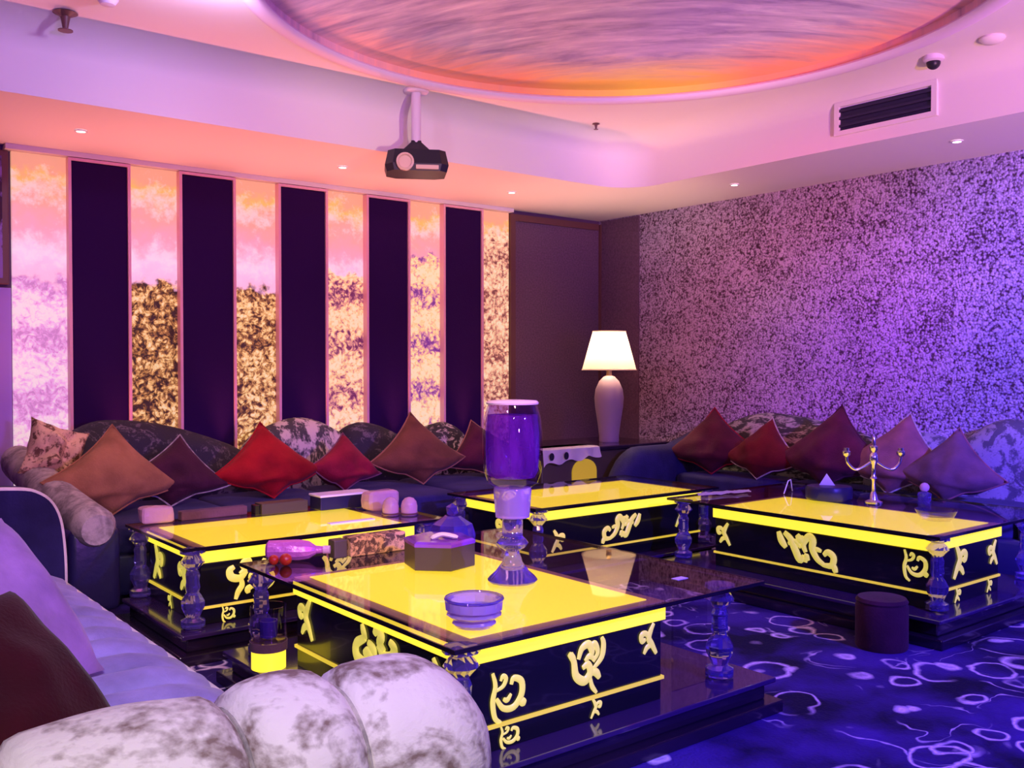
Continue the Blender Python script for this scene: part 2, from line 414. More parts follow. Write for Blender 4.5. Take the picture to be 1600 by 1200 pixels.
def hump(bm, s0, s1, topf, d0, d1, zb, mapf, n=28, wob=0, seed=0):
    """padded back: along s, top height topf(t), from depth d0 (front) to d1 (back)"""
    rings = []; w = (d1-d0)/2; cd = (d0+d1)/2
    for i in range(n+1):
        t = i/n; s = s0+(s1-s0)*t
        endk = min(1, (min(t, 1-t)*n+.35)/3.0) ** .5
        T = topf(t); ring = []
        prof = [(-w, zb), (-w*1.06, zb+(T-zb)*.35), (-w*1.08, zb+(T-zb)*.62)]
        rr = min(w, (T-zb)*.45)
        for k in range(0, 9):
            a = PI*(k/8); prof.append((-w*math.cos(a), T-rr+rr*math.sin(a)))
        prof += [(w, zb)]
        for d, z in prof:
            dd = cd + d*(.55+.45*endk); zz = zb+(z-zb)*(.90+.10*endk)
            if wob: dd += wob*noise.noise(Vector((s*4+seed, zz*4, 1.3)))
            ring.append(bm.verts.new(Vector(mapf(s, dd, zz))))
        rings.append(ring)
    m = len(rings[0])
    for a, b in zip(rings, rings[1:]):
        for k in range(m-1): bm.faces.new((a[k], a[k+1], b[k+1], b[k]))
        bm.faces.new((a[m-1], a[0], b[0], b[m-1]))
    bm.faces.new(rings[0][::-1]); bm.faces.new(rings[-1])
    return bm
def circ(r, z, n): return [(r*math.cos(2*PI*k/n), r*math.sin(2*PI*k/n), z) for k in range(n)]

def pillow(name, label, mat, pip, size, loc, face, diamond=True, thick=.10, lean=.25, roll=0, group=None, pinch=.13, zs=.95, sag=.5, wob=.014, seed=0, cat='cushion'):
    """throw cushion; face = yaw of its front normal (radians, 0 = towards -Y); corner down when diamond"""
    h = size/2; n = 18
    bm = B(); P = {}
    D = Matrix.Diagonal((1.04, 1, zs)) @ Matrix.Rotation(roll, 3, 'Y') @ Matrix.Rotation(PI/4, 3, 'Y')
    R = Matrix.Identity(3) if diamond else Matrix.Rotation(roll, 3, 'Y')
    R = Matrix.Rotation(-lean, 3, 'X') @ R
    R = Matrix.Rotation(face, 3, 'Z') @ R
    def shape(u, v, s):
        x = u*h*(1-pinch*(1-v*v)); z = v*h*(1-pinch*(1-u*u))
        y = s*thick*(max(0, (1-u*u)*(1-v*v)))**.42
        p = Vector((x, y, z))
        y += 0
        p.y += wob*noise.noise(Vector((u*2.1+seed, v*2.1, s*3.0+seed*.7)))*(1-max(abs(u), abs(v))**4)*2
        if diamond:
            p = D @ p
            if p.z < 0: p.z *= sag + (1-sag)*max(0, 1+p.z/(.7*h))
        return R @ p
    lowest = min((shape(u, v, 1).z for u in (-1, 1) for v in (-1, 1)))
    base = Vector(loc) - Vector((0, 0, lowest))
    for s in (-1, 1):
        for i in range(n+1):
            for j in range(n+1):
                u, v = 2*i/n-1, 2*j/n-1
                edge = i in (0, n) or j in (0, n)
                key = (i, j, 0 if edge else s)
                if key not in P: P[key] = bm.verts.new(base + shape(u, v, s if not edge else 0))
        for i in range(n):
            for j in range(n):
                q = []
                for a, b in ((i, j), (i+1, j), (i+1, j+1), (i, j+1)):
                    e = a in (0, n) or b in (0, n); q.append(P[(a, b, 0 if e else s)])
                bm.faces.new(q if s < 0 else q[::-1])
    o = build(name, bm, mat, smooth=True, loc=loc)
    tag(o, label, cat, group)
    if pip:
        per = [(2*k/n-1, -1) for k in range(n)] + [(1, 2*k/n-1) for k in range(n)] + [(1-2*k/n, 1) for k in range(n)] + [(-1, 1-2*k/n) for k in range(n)]
        pts = [base + shape(u, v, 0)*1.004 for u, v in per]
        pb = B(); tube(pb, pts, .006, n=6, closed=True)
        build('piping', pb, pip, o, smooth=True)
    return o

# ------------------------------------------------------------------ room
XL, XR, YF, YB = -.35, 6.72, -2.3, 7.07
ZS, ZC = 2.80, 3.20
TX0, TX1, TY0, TY1 = .55, 5.72, -1.3, 5.67
def struct(name, bm, mat, smooth=False):
    o = build(name, bm, mat, smooth=smooth); o['kind'] = 'structure'; return o
bm = B(); box(bm, XL-.1, XR+.1, YF-.1, YB+.1, -.1, 0); struct('floor', bm, M['carpet'])
bm = B(); box(bm, XL-.1, XR+.1, YB, YB+.1, 0, 3.7); struct('wall_back', bm, M['wall_side'])
bm = B(); box(bm, XR, XR+.1, YF, YB, 0, 3.7); struct('wall_right', bm, M['wall_sparkle'])
bm = B(); box(bm, XL-.1, XL, YF, YB, 0, 3.7); struct('wall_left', bm, M['wall_side'])
bm = B(); box(bm, XL-.1, XR+.1, YF-.1, YF, 0, 3.7); struct('wall_front', bm, M['wall_side'])
# ceiling: soffit ring, risers, tray ceiling with a round opening
bm = B()
RC, DCV = .32, .28                                                   # corner radius, cove depth
def rrect(d, z, n=10):
    out = []
    for cx_, cy_, a0_ in ((TX1-RC, TY1-RC, 0), (TX0+RC, TY1-RC, PI/2), (TX0+RC, TY0+RC, PI), (TX1-RC, TY0+RC, 1.5*PI)):
        for k in range(n+1):
            a = a0_+PI/2*k/n; out.append(bm.verts.new((cx_+(RC-d)*math.cos(a), cy_+(RC-d)*math.sin(a), z)))
    return out
def loop(vs): return [bm.edges.get((vs[k], vs[(k+1) % len(vs)])) or bm.edges.new((vs[k], vs[(k+1) % len(vs)])) for k in range(len(vs))]
prof = [(0, ZS), (0, 3.04)] + [(DCV*(1-math.cos(PI/2*k/8)), 3.04+(ZC-3.04)*math.sin(PI/2*k/8)) for k in range(1, 9)]
rr = [rrect(d, z) for d, z in prof]
for a, b in zip(rr, rr[1:]):
    for k in range(len(a)): bm.faces.new((a[k], a[(k+1) % len(a)], b[(k+1) % len(a)], b[k])).smooth = True
outer = [bm.verts.new((x, y, ZS)) for x, y in ((XL, YF), (XR, YF), (XR, YB), (XL, YB))]
bmesh.ops.triangle_fill(bm, use_beauty=True, use_dissolve=False, edges=loop(outer)+loop(rr[0]))
hole = [bm.verts.new((DC[0]+DR*math.cos(2*PI*k/128), DC[1]+DR*math.sin(2*PI*k/128), ZC)) for k in range(128)]
bmesh.ops.triangle_fill(bm, use_beauty=True, use_dissolve=False, edges=loop(hole)+loop(rr[-1]))
struct('ceiling', bm, M['plaster'], smooth=True)
bm = B(); box(bm, XL-.1, XR+.1, YF-.1, YB+.1, 3.7, 3.8); struct('ceiling_slab', bm, M['plaster'])
# dome: painted shallow bowl with moulded rim
bm = B(); rings = []
for k in range(15):
    r = DR*(1-k/14) if k < 14 else .001
    z = ZC+.06+.24*(1-(r/DR)**2)
    rings.append((r, z))
lathe(bm, [(DR, ZC)]+rings, (DC[0], DC[1], 0), n=128, cap=False); struct('ceiling_dome', bm, M['mural'], smooth=True)
bm = B(); prof = []
for k in range(13):
    a = 2*PI*k/12; prof.append((DR+.03+.055*math.cos(a), ZC-.004+.026*math.sin(a)))
lathe(bm, prof, (DC[0], DC[1], 0), n=128, cap=False); struct('trim_1', bm, M['rim'], smooth=True)
bm = B(); box(bm, 1.30, 5.54, YB-.10, YB, ZS-.035, ZS-.001); struct('trim_2', bm, M['plaster'])
# corner wallpaper panel with brown frame
bm = B(); box(bm, 5.56, XR, YB-.02, YB-.001, 0, ZS-.04); struct('wall_corner_panel', bm, M['wall_corner'])
bm = B(); box(bm, 5.545, 5.60, YB-.05, YB-.02, 0, ZS-.04); box(bm, 5.60, XR-.05, YB-.05, YB-.02, ZS-.10, ZS-.04); struct('trim_3', bm, M['brown_frame'])
bm = B(); box(bm, XR-.025, XR-.001, YB-.05, YB-.02, 0, ZS-.04); struct('trim_4', bm, M['brown_frame'])
bm = B(); box(bm, XR-.012, XR-.001, 6.50, YB-.05, 0, ZS-.01); struct('trim_5', bm, M['wall_corner'])
# strips with added emission and dark panels along the back wall
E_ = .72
strips = [(1.345, 1.69, 1.95, (.62, .24, .58), (.80, .34, .74), (.92, .52, .84), .20, 'widest rosy glowing strip at the left end of the back wall'),
          (2.085, 2.445, 1.96, (.025, .008, .006), (.42, .17, .04), (.92, .58, .20), .02, 'glowing strip with brown and gold foliage, second from the left'),
          (2.855, 3.215, 1.96, (.035, .008, .010), (.45, .18, .05), (.95, .62, .22), .05, 'glowing strip with gold foliage right behind the red cushion'),
          (3.625, 3.995, 2.12, (.16, .02, .10), (.66, .22, .26), (1.0, .62, .25), .20, 'glowing strip with pink and yellow flower bands, fourth from the left'),
          (4.405, 4.765, 2.30, (.20, .03, .28), (.70, .26, .42), (1.0, .66, .24), .24, 'glowing strip with violet and yellow flower bands, fifth from the left'),
          (5.185, 5.535, 2.60, (.22, .05, .05), (.80, .36, .24), (1.0, .66, .36), .10, 'rightmost glowing strip with peach blossom, beside the brown frame')]
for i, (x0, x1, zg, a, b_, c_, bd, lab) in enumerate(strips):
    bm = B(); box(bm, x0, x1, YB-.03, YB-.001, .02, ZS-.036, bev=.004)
    o = build('glowing_strip', bm, mat_strip(i, zg, a, b_, c_, bd, E_), loc=((x0+x1)/2, YB-.03, .02))
    tag(o, lab, 'wall panel', 'glowing decorative strips on the back wall')
darks = [(1.69, 2.085, 'leftmost tall dark purple panel on the back wall'), (2.445, 2.855, 'tall dark purple panel second from the left, right of the brown foliage strip'),
         (3.215, 3.625, 'middle tall dark purple panel of the five'), (3.995, 4.405, 'tall dark purple panel second from the right, under the projector'),
         (4.765, 5.185, 'rightmost tall dark purple panel near the brown frame')]
for x0, x1, lab in darks:
    t = thing('wall_panel', lab, 'wall panel', ((x0+x1)/2, YB-.03, .02), 'dark upholstered panels on the back wall')
    bm = B(); box(bm, x0+.012, x1-.012, YB-.085, YB-.002, .02, ZS-.06, bev=.012, seg=3); build('panel_face', bm, M['purple_panel'], t)
    bm = B()
    box(bm, x0-.008, x0+.012, YB-.095, YB-.031, .02, ZS-.04); box(bm, x1-.012, x1+.008, YB-.095, YB-.031, .02, ZS-.04)
    box(bm, x0+.012, x1-.012, YB-.095, YB-.031, ZS-.06, ZS-.04)
    build('panel_frame', bm, M['panel_edge'], t)
# picture at the far left, violet wall below
bm = B(); box(bm, .2, 1.34, YB-.012, YB-.001, .02, 1.86); struct('wall_back_lower', bm, M['wall_left_strip'])
t = thing('wall_picture', 'dark abstract wall picture cut off at the left edge of the photo', 'picture', (.8, YB-.02, 1.9))
bm = B(); box(bm, .45, 1.325, YB-.05, YB-.001, 1.88, 2.76, bev=.006); build('picture_frame', bm, M['brown_frame'], t)
bm = B(); box(bm, .49, 1.285, YB-.056, YB-.05, 1.92, 2.72); build('picture_print', bm, M['art'], t)

# ------------------------------------------------------------------ ceiling fittings
t = thing('projector', 'black projector hanging from the ceiling on a pale pole', 'projector', (3.50, 5.46, 2.60))
def flare(bm, r): lathe(bm, r, (3.50, 5.46, 0), n=24)
bm = B(); flare(bm, [(.075, ZC-.03), (.085, ZC-.02), (.085, ZC-.001)]); build('ceiling_plate', bm, M['mount_paint'], t, smooth=40)
bm = B(); flare(bm, [(.032, 2.82), (.032, ZC-.03)]); build('pole', bm, M['mount_paint'], t, smooth=40)
bm = B(); R = Matrix.Rotation(math.radians(-30), 4, 'Z')
def ploc(p): return Vector((3.50, 5.46, 0)) + (R @ Vector(p))
def pbox(bm, x0, x1, y0, y1, z0, z1, bev=0, taper=1):
    b0 = B(); box(b0, x0, x1, y0, y1, z0, z1, bev)
    zm = (z0+z1)/2
    me = bpy.data.meshes.new('tmp'); 
    for v in b0.verts:
        if v.co.z > zm: v.co.x *= taper; v.co.y *= taper
        v.co = ploc(v.co)
    b0.to_mesh(me); b0.free(); bm.from_mesh(me); bpy.data.meshes.remove(me)
bm = B(); pbox(bm, -.10, .10, -.09, .09, 2.755, 2.85, .012, .35); build('mount_bracket', bm, M['black_plastic'], t, smooth=30)
bm = B()
hexp = [(-.21, -.10), (-.16, -.17), (.16, -.17), (.21, -.12), (.21, .12), (.14, .16), (-.14, .16), (-.21, .10)]
lo = [bm.verts.new(ploc((x*.94, y*.94, 2.625))) for x, y in hexp]; md = [bm.verts.new(ploc((x, y, 2.67))) for x, y in hexp]; hi = [bm.verts.new(ploc((x*.9, y*.88, 2.765))) for x, y in hexp]
for a, b in ((lo, md), (md, hi)):
    for k in range(8): bm.faces.new((a[k], a[(k+1) % 8], b[(k+1) % 8], b[k]))
bm.faces.new(lo[::-1]); bm.faces.new(hi); body = build('projector_body', bm, M['black_plastic'], t)
bm = B(); T = Matrix.Translation((0, 0, 0)) @ R.to_3x3().to_4x4() @ Matrix.Rotation(PI/2, 4, 'X')
lathe(bm, [(.058, .0), (.058, .03), (.045, .04), (.04, .02)], ploc((-.08, -.165, 2.675)), n=24, mat=T); build('lens', bm, M['lens'], t, smooth=40)
bm = B(); pbox(bm, -.01, .14, -.178, -.155, 2.632, 2.66, .004); build('front_grille', bm, M['lens'], t, label='pale lit grille strip')
# air vent in the riser
t = thing('air_vent', 'long dark air vent with white frame set in the ceiling riser', 'air vent', (TX1-.02, 3.36, 2.92))
y0, y1, z0, z1 = 3.04, 3.68, 2.91, 3.07
bm = B()
box(bm, TX1-.025, TX1-.001, y0-.035, y0, z0-.03, z1+.03); box(bm, TX1-.025, TX1-.001, y1, y1+.035, z0-.03, z1+.03)
box(bm, TX1-.025, TX1-.001, y0, y1, z1, z1+.03); box(bm, TX1-.025, TX1-.001, y0, y1, z0-.03, z0); build('vent_frame', bm, M['plaster'], t)
bm = B(); box(bm, TX1-.004, TX1-.001, y0, y1, z0, z1); build('vent_back', bm, M['vent_dark'], t)
for k in range(3):
    z = z0+.03+k*.05; bm = B(); box(bm, TX1-.022, TX1-.006, y0, y1, z-.006, z+.010); build('vent_blade', bm, M['vent_dark'], t)
# downlights
for i, (x, y, lab) in enumerate([(1.60, 6.32, 'small round downlight in the soffit above the leftmost dark panel'), (3.39, 6.28, 'small round downlight in the soffit left of the projector'),
        (5.00, 6.32, 'small round downlight in the soffit right of the projector'), (6.19, 4.94, 'small round downlight in the right soffit near the room corner'), (6.12, 3.09, 'small round downlight in the right soffit below the air vent')]):
    t = thing('downlight', lab, 'downlight', (x, y, ZS-.01), 'soffit downlights')
    bm = B(); lathe(bm, [(.036, ZS-.001), (.040, ZS-.008), (.028, ZS-.010), (.026, ZS-.003)], (x, y, 0), n=24, cap=False); build('trim_ring', bm, M['white_gloss'], t, smooth=40)
    bm = B(); lathe(bm, [(.027, ZS-.006), (.027, ZS-.003)], (x, y, 0), n=24); build('lamp_disc', bm, M['down_em'], t)
    l = bpy.data.lights.new('downlight_beam', 'SPOT'); l.energy = 14; l.color = (1, .75, .5); l.spot_size = 1.5; l.spot_blend = .8; l.shadow_soft_size = .03
    lo_ = bpy.data.objects.new('downlight_beam', l); COL.objects.link(lo_); lo_.parent = t; lo_.location = (0, 0, -.03)
# sprinklers, detectors
def sprinkler(x, y, z, lab, s=1):
    t = thing('sprinkler_head', lab, 'sprinkler', (x, y, z-.05))
    bm = B(); lathe(bm, [(.045*s, z-.001), (.05*s, z-.006), (.02*s, z-.02*s), (.014*s, z-.05*s), (.010*s, z-.075*s)], (x, y, 0), n=20); build('escutcheon', bm, M['brown_frame'], t, smooth=40)
    bm = B(); lathe(bm, [(.03*s, z-.079*s), (.03*s, z-.075*s)], (x, y, 0), n=12); build('deflector', bm, M['brown_frame'], t)
sprinkler(1.30, 5.42, ZC, 'dark sprinkler head on the ceiling at upper left', 1.25)
sprinkler(5.08, 5.38, ZC, 'tiny dark sprinkler head on the ceiling above the room corner', .6)
bm = B(); lathe(bm, [(.05, ZC-.001), (.052, ZC-.02), (.035, ZC-.045), (.01, ZC-.05)], (1.41, 5.05, 0), n=24)
tag(build('smoke_detector', bm, M['mount_paint'], smooth=40, loc=(1.41, 5.05, ZC)), 'round smoke detector at the top left edge of the ceiling', 'smoke detector')
t = thing('security_camera', 'small pale dome camera with dark eye on the ceiling left of the air vent end', 'camera', (5.53, 2.93, ZC))
t['label'] = 'small pale camera with dark underside on the ceiling above the air vent'
bm = B(); lathe(bm, [(.06, ZC-.001), (.06, ZC-.03), (.045, ZC-.04)], (5.55, 2.95, 0), n=24); build('housing', bm, M['mount_paint'], t, smooth=40)
bm = B(); ball(bm, (5.55, 2.95, ZC-.045), .04, sub=3); build('lens_dome', bm, M['black_plastic'], t, smooth=True)
bm = B(); lathe(bm, [(.065, ZC-.001), (.07, ZC-.012), (.05, ZC-.032), (.01, ZC-.036)], (5.50, 2.58, 0), n=24)
tag(build('smoke_detector', bm, M['plaster'], smooth=40, loc=(5.50, 2.58, ZC)), 'pale flat smoke detector at the right end of the ceiling, near the riser', 'smoke detector')

# ------------------------------------------------------------------ back sofa
t = thing('sofa', 'long dark sofa against the back wall under the purple panels', 'sofa', (3.1, 6.1, 0))
bm = B(); box(bm, 1.50, 4.68, 5.50, 6.78, .06, .30, .03, 3); build('base', bm, M['navy_leather'], t, smooth=40)
for k in range(4):
    x0 = 1.52+k*.79; bm = B(); soft(bm, x0, x0+.785, 5.47, 6.42, .28, .47, e=.25, wob=.01, seed=k); build('seat_cushion', bm, M['navy'], t, smooth=True)
mf = lambda s, d, z: (s, d, z)
def arch(zl, zc, zr, pk=.5):
    def f(u):
        if u < pk: q = u/pk; return zl+(zc-zl)*math.sin(q*PI/2)
        q = (u-pk)/(1-pk); return zr+(zc-zr)*math.cos(q*PI/2)
    return f
for x0, x1, f, mt in ((1.42, 2.80, arch(.80, .985, .72, .28), 'navy_damask'), (2.76, 3.58, arch(.80, .955, .80, .5), 'stripe_damask'), (3.50, 4.16, arch(.80, .90, .72, .3), 'navy_damask'), (4.10, 4.71, arch(.70, .875, .72, .62), 'bw_damask')):
    bm = B(); hump(bm, x0, x1, f, 6.40, 6.80, .28, mf, wob=.02, seed=x0); build('back_cushion', bm, M[mt], t, smooth=True)
for k, (x, y) in enumerate(((1.6, 5.6), (4.6, 5.6), (1.6, 6.7), (4.6, 6.7))):
    bm = B(); lathe(bm, [(.025, 0), (.035, .07)], (x, y, 0), n=12); build('leg', bm, M['lacquer'], t, smooth=40)
# left arm: rolled top rising to the back, dark leather front
bm = B(); box(bm, 1.24, 1.50, 5.20, 6.74, .06, .50, .04, 3); build('arm', bm, M['navy_leather'], t, smooth=40)
bm = B(); pts = crom([(1.37, 5.16, .50), (1.36, 5.5, .535), (1.33, 5.9, .60), (1.31, 6.3, .68), (1.30, 6.7, .74)], 6)
tube(bm, pts, [.08]+[.11]*(len(pts)-2)+[.10], n=18); build('arm_roll', bm, M['grey_velvet'], t, smooth=60, label='grey rolled arm top')

# cushions along the back sofa
G = 'throw cushions on the back sofa'
pillow('throw_cushion', 'large tan cushion leaning on the left end of the back sofa', M['tan'], M['tan'], .56, (1.66, 5.88, .475), .12, thick=.13, lean=.42, group=G, seed=1, roll=.12)
pillow('ruffled_cushion', 'beige ruffled cushion tucked behind the large tan cushion', M['beige_crumple'], None, .36, (1.41, 6.22, .60), .2, diamond=False, thick=.11, lean=.3, roll=.35, group=G, seed=2, wob=.05)
pillow('throw_cushion', 'dark plum cushion with light edge right of the tan cushion', M['plum'], M['grey_velvet'], .47, (2.06, 5.98, .475), -.1, thick=.11, lean=.42, group=G, seed=3, roll=.15)
pillow('throw_cushion', 'big bright red cushion before the gold foliage strip', M['red'], M['red'], .53, (2.66, 5.95, .475), .0, thick=.13, lean=.42, group=G, seed=4)
pillow('throw_cushion', 'smaller crimson cushion with pale edge right of the big red cushion', M['crimson'], M['mauve'], .43, (3.25, 5.98, .475), .2, thick=.11, lean=.42, group=G, seed=5, roll=.2)
pillow('throw_cushion', 'brown cushion with pointed top in the middle of the back sofa', M['brown'], M['tan'], .55, (3.84, 5.96, .475), -.05, thick=.12, lean=.36, group=G, seed=6)
pillow('throw_cushion', 'dark maroon cushion with peach edge at the right end of the back sofa', M['dkmaroon'], M['tan'], .48, (4.46, 5.98, .475), -.3, thick=.12, lean=.4, group=G, seed=7, roll=-.2)

# ------------------------------------------------------------------ right sofa
t = thing('sofa', 'long dark sofa along the sparkling right wall', 'sofa', (6.3, 3.6, 0))
bm = B(); box(bm, 5.90, 6.68, 1.7, 5.34, .06, .30, .03, 3); build('base', bm, M['navy_leather'], t, smooth=40)
for k in range(4):
    y0 = 1.72+k*.90; bm = B(); soft(bm, 5.88, 6.45, y0, y0+.895, .28, .47, e=.25, wob=.01, seed=k+9); build('seat_cushion', bm, M['navy'], t, smooth=True)
mr = lambda s, d, z: (d, s, z)
for y0, y1, f, mt in ((5.50, 3.86, arch(.72, .955, .80, .42), 'green_damask'), (3.92, 3.20, arch(.74, .87, .80, .5), 'grey_blue'), (3.26, 2.55, arch(.80, .99, .90, .5), 'grey_blue'), (2.60, 1.75, arch(.86, 1.0, .86, .5), 'grey_blue')):
    bm = B(); hump(bm, y0, y1, f, 6.36, 6.69, .28, mr, wob=.025, seed=y0*3); build('back_cushion', bm, M[mt], t, smooth=True)
bm = B(); hump(bm, 5.30, 6.66, lambda u: .44+.25*math.sin(min(1, u/.22)*PI/2)+max(0, u-.5)*.42, 5.32, 5.56, .06, mf, n=30); build('end_arm', bm, M['navy'], t, smooth=True, label='swooping dark blue end arm')
for (x, y) in ((5.98, 1.8), (6.6, 1.8), (5.98, 5.2), (6.6, 5.2)):
    bm = B(); lathe(bm, [(.025, 0), (.035, .07)], (x, y, 0), n=12); build('leg', bm, M['lacquer'], t, smooth=40)
G = 'throw cushions on the right sofa'
F = -PI/2
pillow('throw_cushion', 'dark maroon cushion with red edge at the far end of the right sofa', M['dkmaroon'], M['crimson'], .57, (6.06, 5.06, .475), F+.25, thick=.13, lean=.42, group=G, seed=11, roll=-.1)
pillow('throw_cushion', 'red cushion second from the far end of the right sofa', M['dkred'], M['grey_velvet'], .50, (6.06, 4.56, .475), F, thick=.12, lean=.4, group=G, seed=12)
pillow('throw_cushion', 'tall dark red cushion with the highest peak on the right sofa', M['dkmaroon'], M['plum'], .62, (6.06, 3.97, .475), F, thick=.13, lean=.38, group=G, seed=13)
pillow('throw_cushion', 'mauve cushion with light edge behind the candelabra', M['mauve'], M['grey_velvet'], .58, (6.06, 3.46, .475), F, thick=.12, lean=.38, group=G, seed=14, roll=.05)
pillow('throw_cushion', 'dusty mauve cushion nearest the right edge of the photo', M['mauve_dark'], M['mauve'], .50, (6.0, 3.06, .475), F, thick=.12, lean=.4, group=G, seed=15)

# ------------------------------------------------------------------ left sofa (nearest)
t = thing('sofa', 'nearest sofa with ribbed lavender seat and cream rolled arm', 'sofa', (.5, 3.2, 0))
bm = B(); box(bm, -.28, 1.05, 2.02, 4.66, .05, .27, .03, 3); build('base', bm, M['navy_leather'], t, smooth=40)
# seat: cross-ribbed pad
bm = B(); nx, ny = 14, 150; Y0, Y1 = 2.04, 4.62
rows = []
for j in range(ny+1):
    y = Y0+(Y1-Y0)*j/ny; row = []
    rib = abs(math.sin((y-Y0)*PI/.19+.25*noise.noise(Vector((y*3, 0, 5)))))**.55
    for i in range(nx+1):
        u = i/nx; x = .06+1.0*u
        edge = max(0, (u-.86)/.14)
        z = .405+.038*rib*(1-.7*edge) - .028*edge**2 + .006*noise.noise(Vector((x*5, y*5, 0)))
        row.append(bm.verts.new((x+.012*rib*edge, y, z)))
    row.append(bm.verts.new((1.075, y, .26)))
    rows.append(row)
for a, b in zip(rows, rows[1:]):
    for k in range(len(a)-1): bm.faces.new((a[k], b[k], b[k+1], a[k+1]))
lo0 = [bm.verts.new((.06, r[0].co.y, .26)) for r in (rows[0], rows[-1])]
for r, q in ((rows[0], lo0[0]), (rows[-1], lo0[1])): bm.faces.new(r+[q])
bm.faces.new([r[0] for r in rows]+[lo0[1], lo0[0]]); bm.faces.new([r[-1] for r in rows]+[lo0[1], lo0[0]])
build('seat', bm, M['lavender'], t, smooth=70)
bm = B(); tube(bm, [(1.072, Y0+(Y1-Y0)*k/40, .372) for k in range(41)], .011, n=8); build('seat_piping', bm, M['cream_plain'], t, smooth=True, label='pale piping along the seat front')
bm = B(); hump(bm, 4.62, 2.02, arch(.84, .90, .84, .5), -.30, .14, .05, mr, wob=.015, seed=4); build('backrest', bm, M['violet'], t, smooth=True)
# near arm: big cream roll in three gathered sections, rounded front end
bm = B(); n = 64; m = 26; rings = []
xa, xb = -.22, 1.36
seams = [.32, .74, .985]
for i in range(n+1):
    u = i/n; x = xa+(xb-xa)*u
    r = .19
    for s in seams: r -= .040*math.exp(-((x-s)/.020)**2)
    for s0, s1 in zip([xa]+seams, seams+[1.45]):
        if s0 <= x <= s1: r += .018*math.sin(PI*(x-s0)/(s1-s0))
    e = max(0, (x-1.12)/.24); r2 = r*max(.02, (1-min(1, e)**2.6))**.5
    cz = .485 - .05*max(0, (x-1.0)/.36)**2
    ring = []
    for k in range(m):
        a = 2*PI*k/m
        rr = r2*(1+.03*noise.noise(Vector((x*5, math.cos(a)*2, math.sin(a)*2))))
        ring.append(bm.verts.new((x, 1.87+rr*1.02*math.cos(a), cz+rr*math.sin(a)*(1.0 if math.sin(a) > 0 else 1.5))))
    rings.append(ring)
for a, b in zip(rings, rings[1:]):
    for k in range(m): bm.faces.new((a[k], a[(k+1) % m], b[(k+1) % m], b[k]))
bm.faces.new(rings[0][::-1]); bm.faces.new(rings[-1])
build('arm_roll', bm, M['cream_damask'], t, smooth=True, label='cream damask rolled arm')
bm = B(); box(bm, -.24, 1.22, 1.72, 2.03, .05, .40, .05, 3); build('arm', bm, M['cream_damask'], t, smooth=40)
for s in seams:
    bm = B(); pts = [(s, 1.87+.164*math.cos(a), .485+.160*math.sin(a)) for a in [PI*(k/20)*1.2-.3 for k in range(21)]]; tube(bm, pts, .005, n=6); build('arm_seam', bm, M['grey_velvet'], t, smooth=True)
# far arm: navy slab with pale piped edge
ZA = .80
outl = crom([(-.30, 0, ZA), (.4, 0, ZA+.01), (.85, 0, ZA), (.99, 0, ZA-.03), (1.06, 0, ZA-.12), (1.085, 0, ZA-.28), (1.09, 0, ZA-.5), (1.09, 0, .06)], 5)
bm = B(); fr = [bm.verts.new((p.x, 4.64, p.z)) for p in outl]; bk = [bm.verts.new((p.x, 4.86, p.z)) for p in outl]
a0 = bm.verts.new((-.30, 4.64, .06)); b0 = bm.verts.new((-.30, 4.86, .06))
bm.faces.new(fr+[a0]); bm.faces.new((bk+[b0])[::-1])
fr2, bk2 = fr+[a0], bk+[b0]
for k in range(len(fr2)): j = (k+1) % len(fr2); bm.faces.new((fr2[k], bk2[k], bk2[j], fr2[j]))
bmesh.ops.bevel(bm, geom=[e for e in bm.edges if abs(e.verts[0].co.y-e.verts[1].co.y) < 1e-5], offset=.03, segments=3, affect='EDGES', profile=.5)
build('arm', bm, M['navy'], t, smooth=50, label='dark navy far arm')
bm = B(); tube(bm, [(p.x-.004, 4.66, p.z-.006) for p in outl[:-6]], .020, n=10); build('arm_piping', bm, M['cream_plain'], t, smooth=True, label='pale rounded edge of the far arm')
for (x, y) in ((-.2, 2.1), (.95, 2.1), (-.2, 4.5), (.95, 4.5)):
    bm = B(); lathe(bm, [(.025, 0), (.035, .06)], (x, y, 0), n=12); build('leg', bm, M['lacquer'], t, smooth=40)
G = 'cushions on the nearest sofa'
pillow('seat_cushion', 'big violet velvet cushion on the nearest sofa behind the maroon one', M['violet'], None, .58, (.46, 2.97, .44), .6, diamond=False, thick=.13, lean=.72, group=G, seed=21, pinch=.06)
pillow('seat_cushion', 'big maroon velvet cushion in the lower left corner of the photo', M['maroon'], None, .52, (.385, 2.34, .43), .6, diamond=False, thick=.12, lean=.82, group=G, seed=22, pinch=.06)

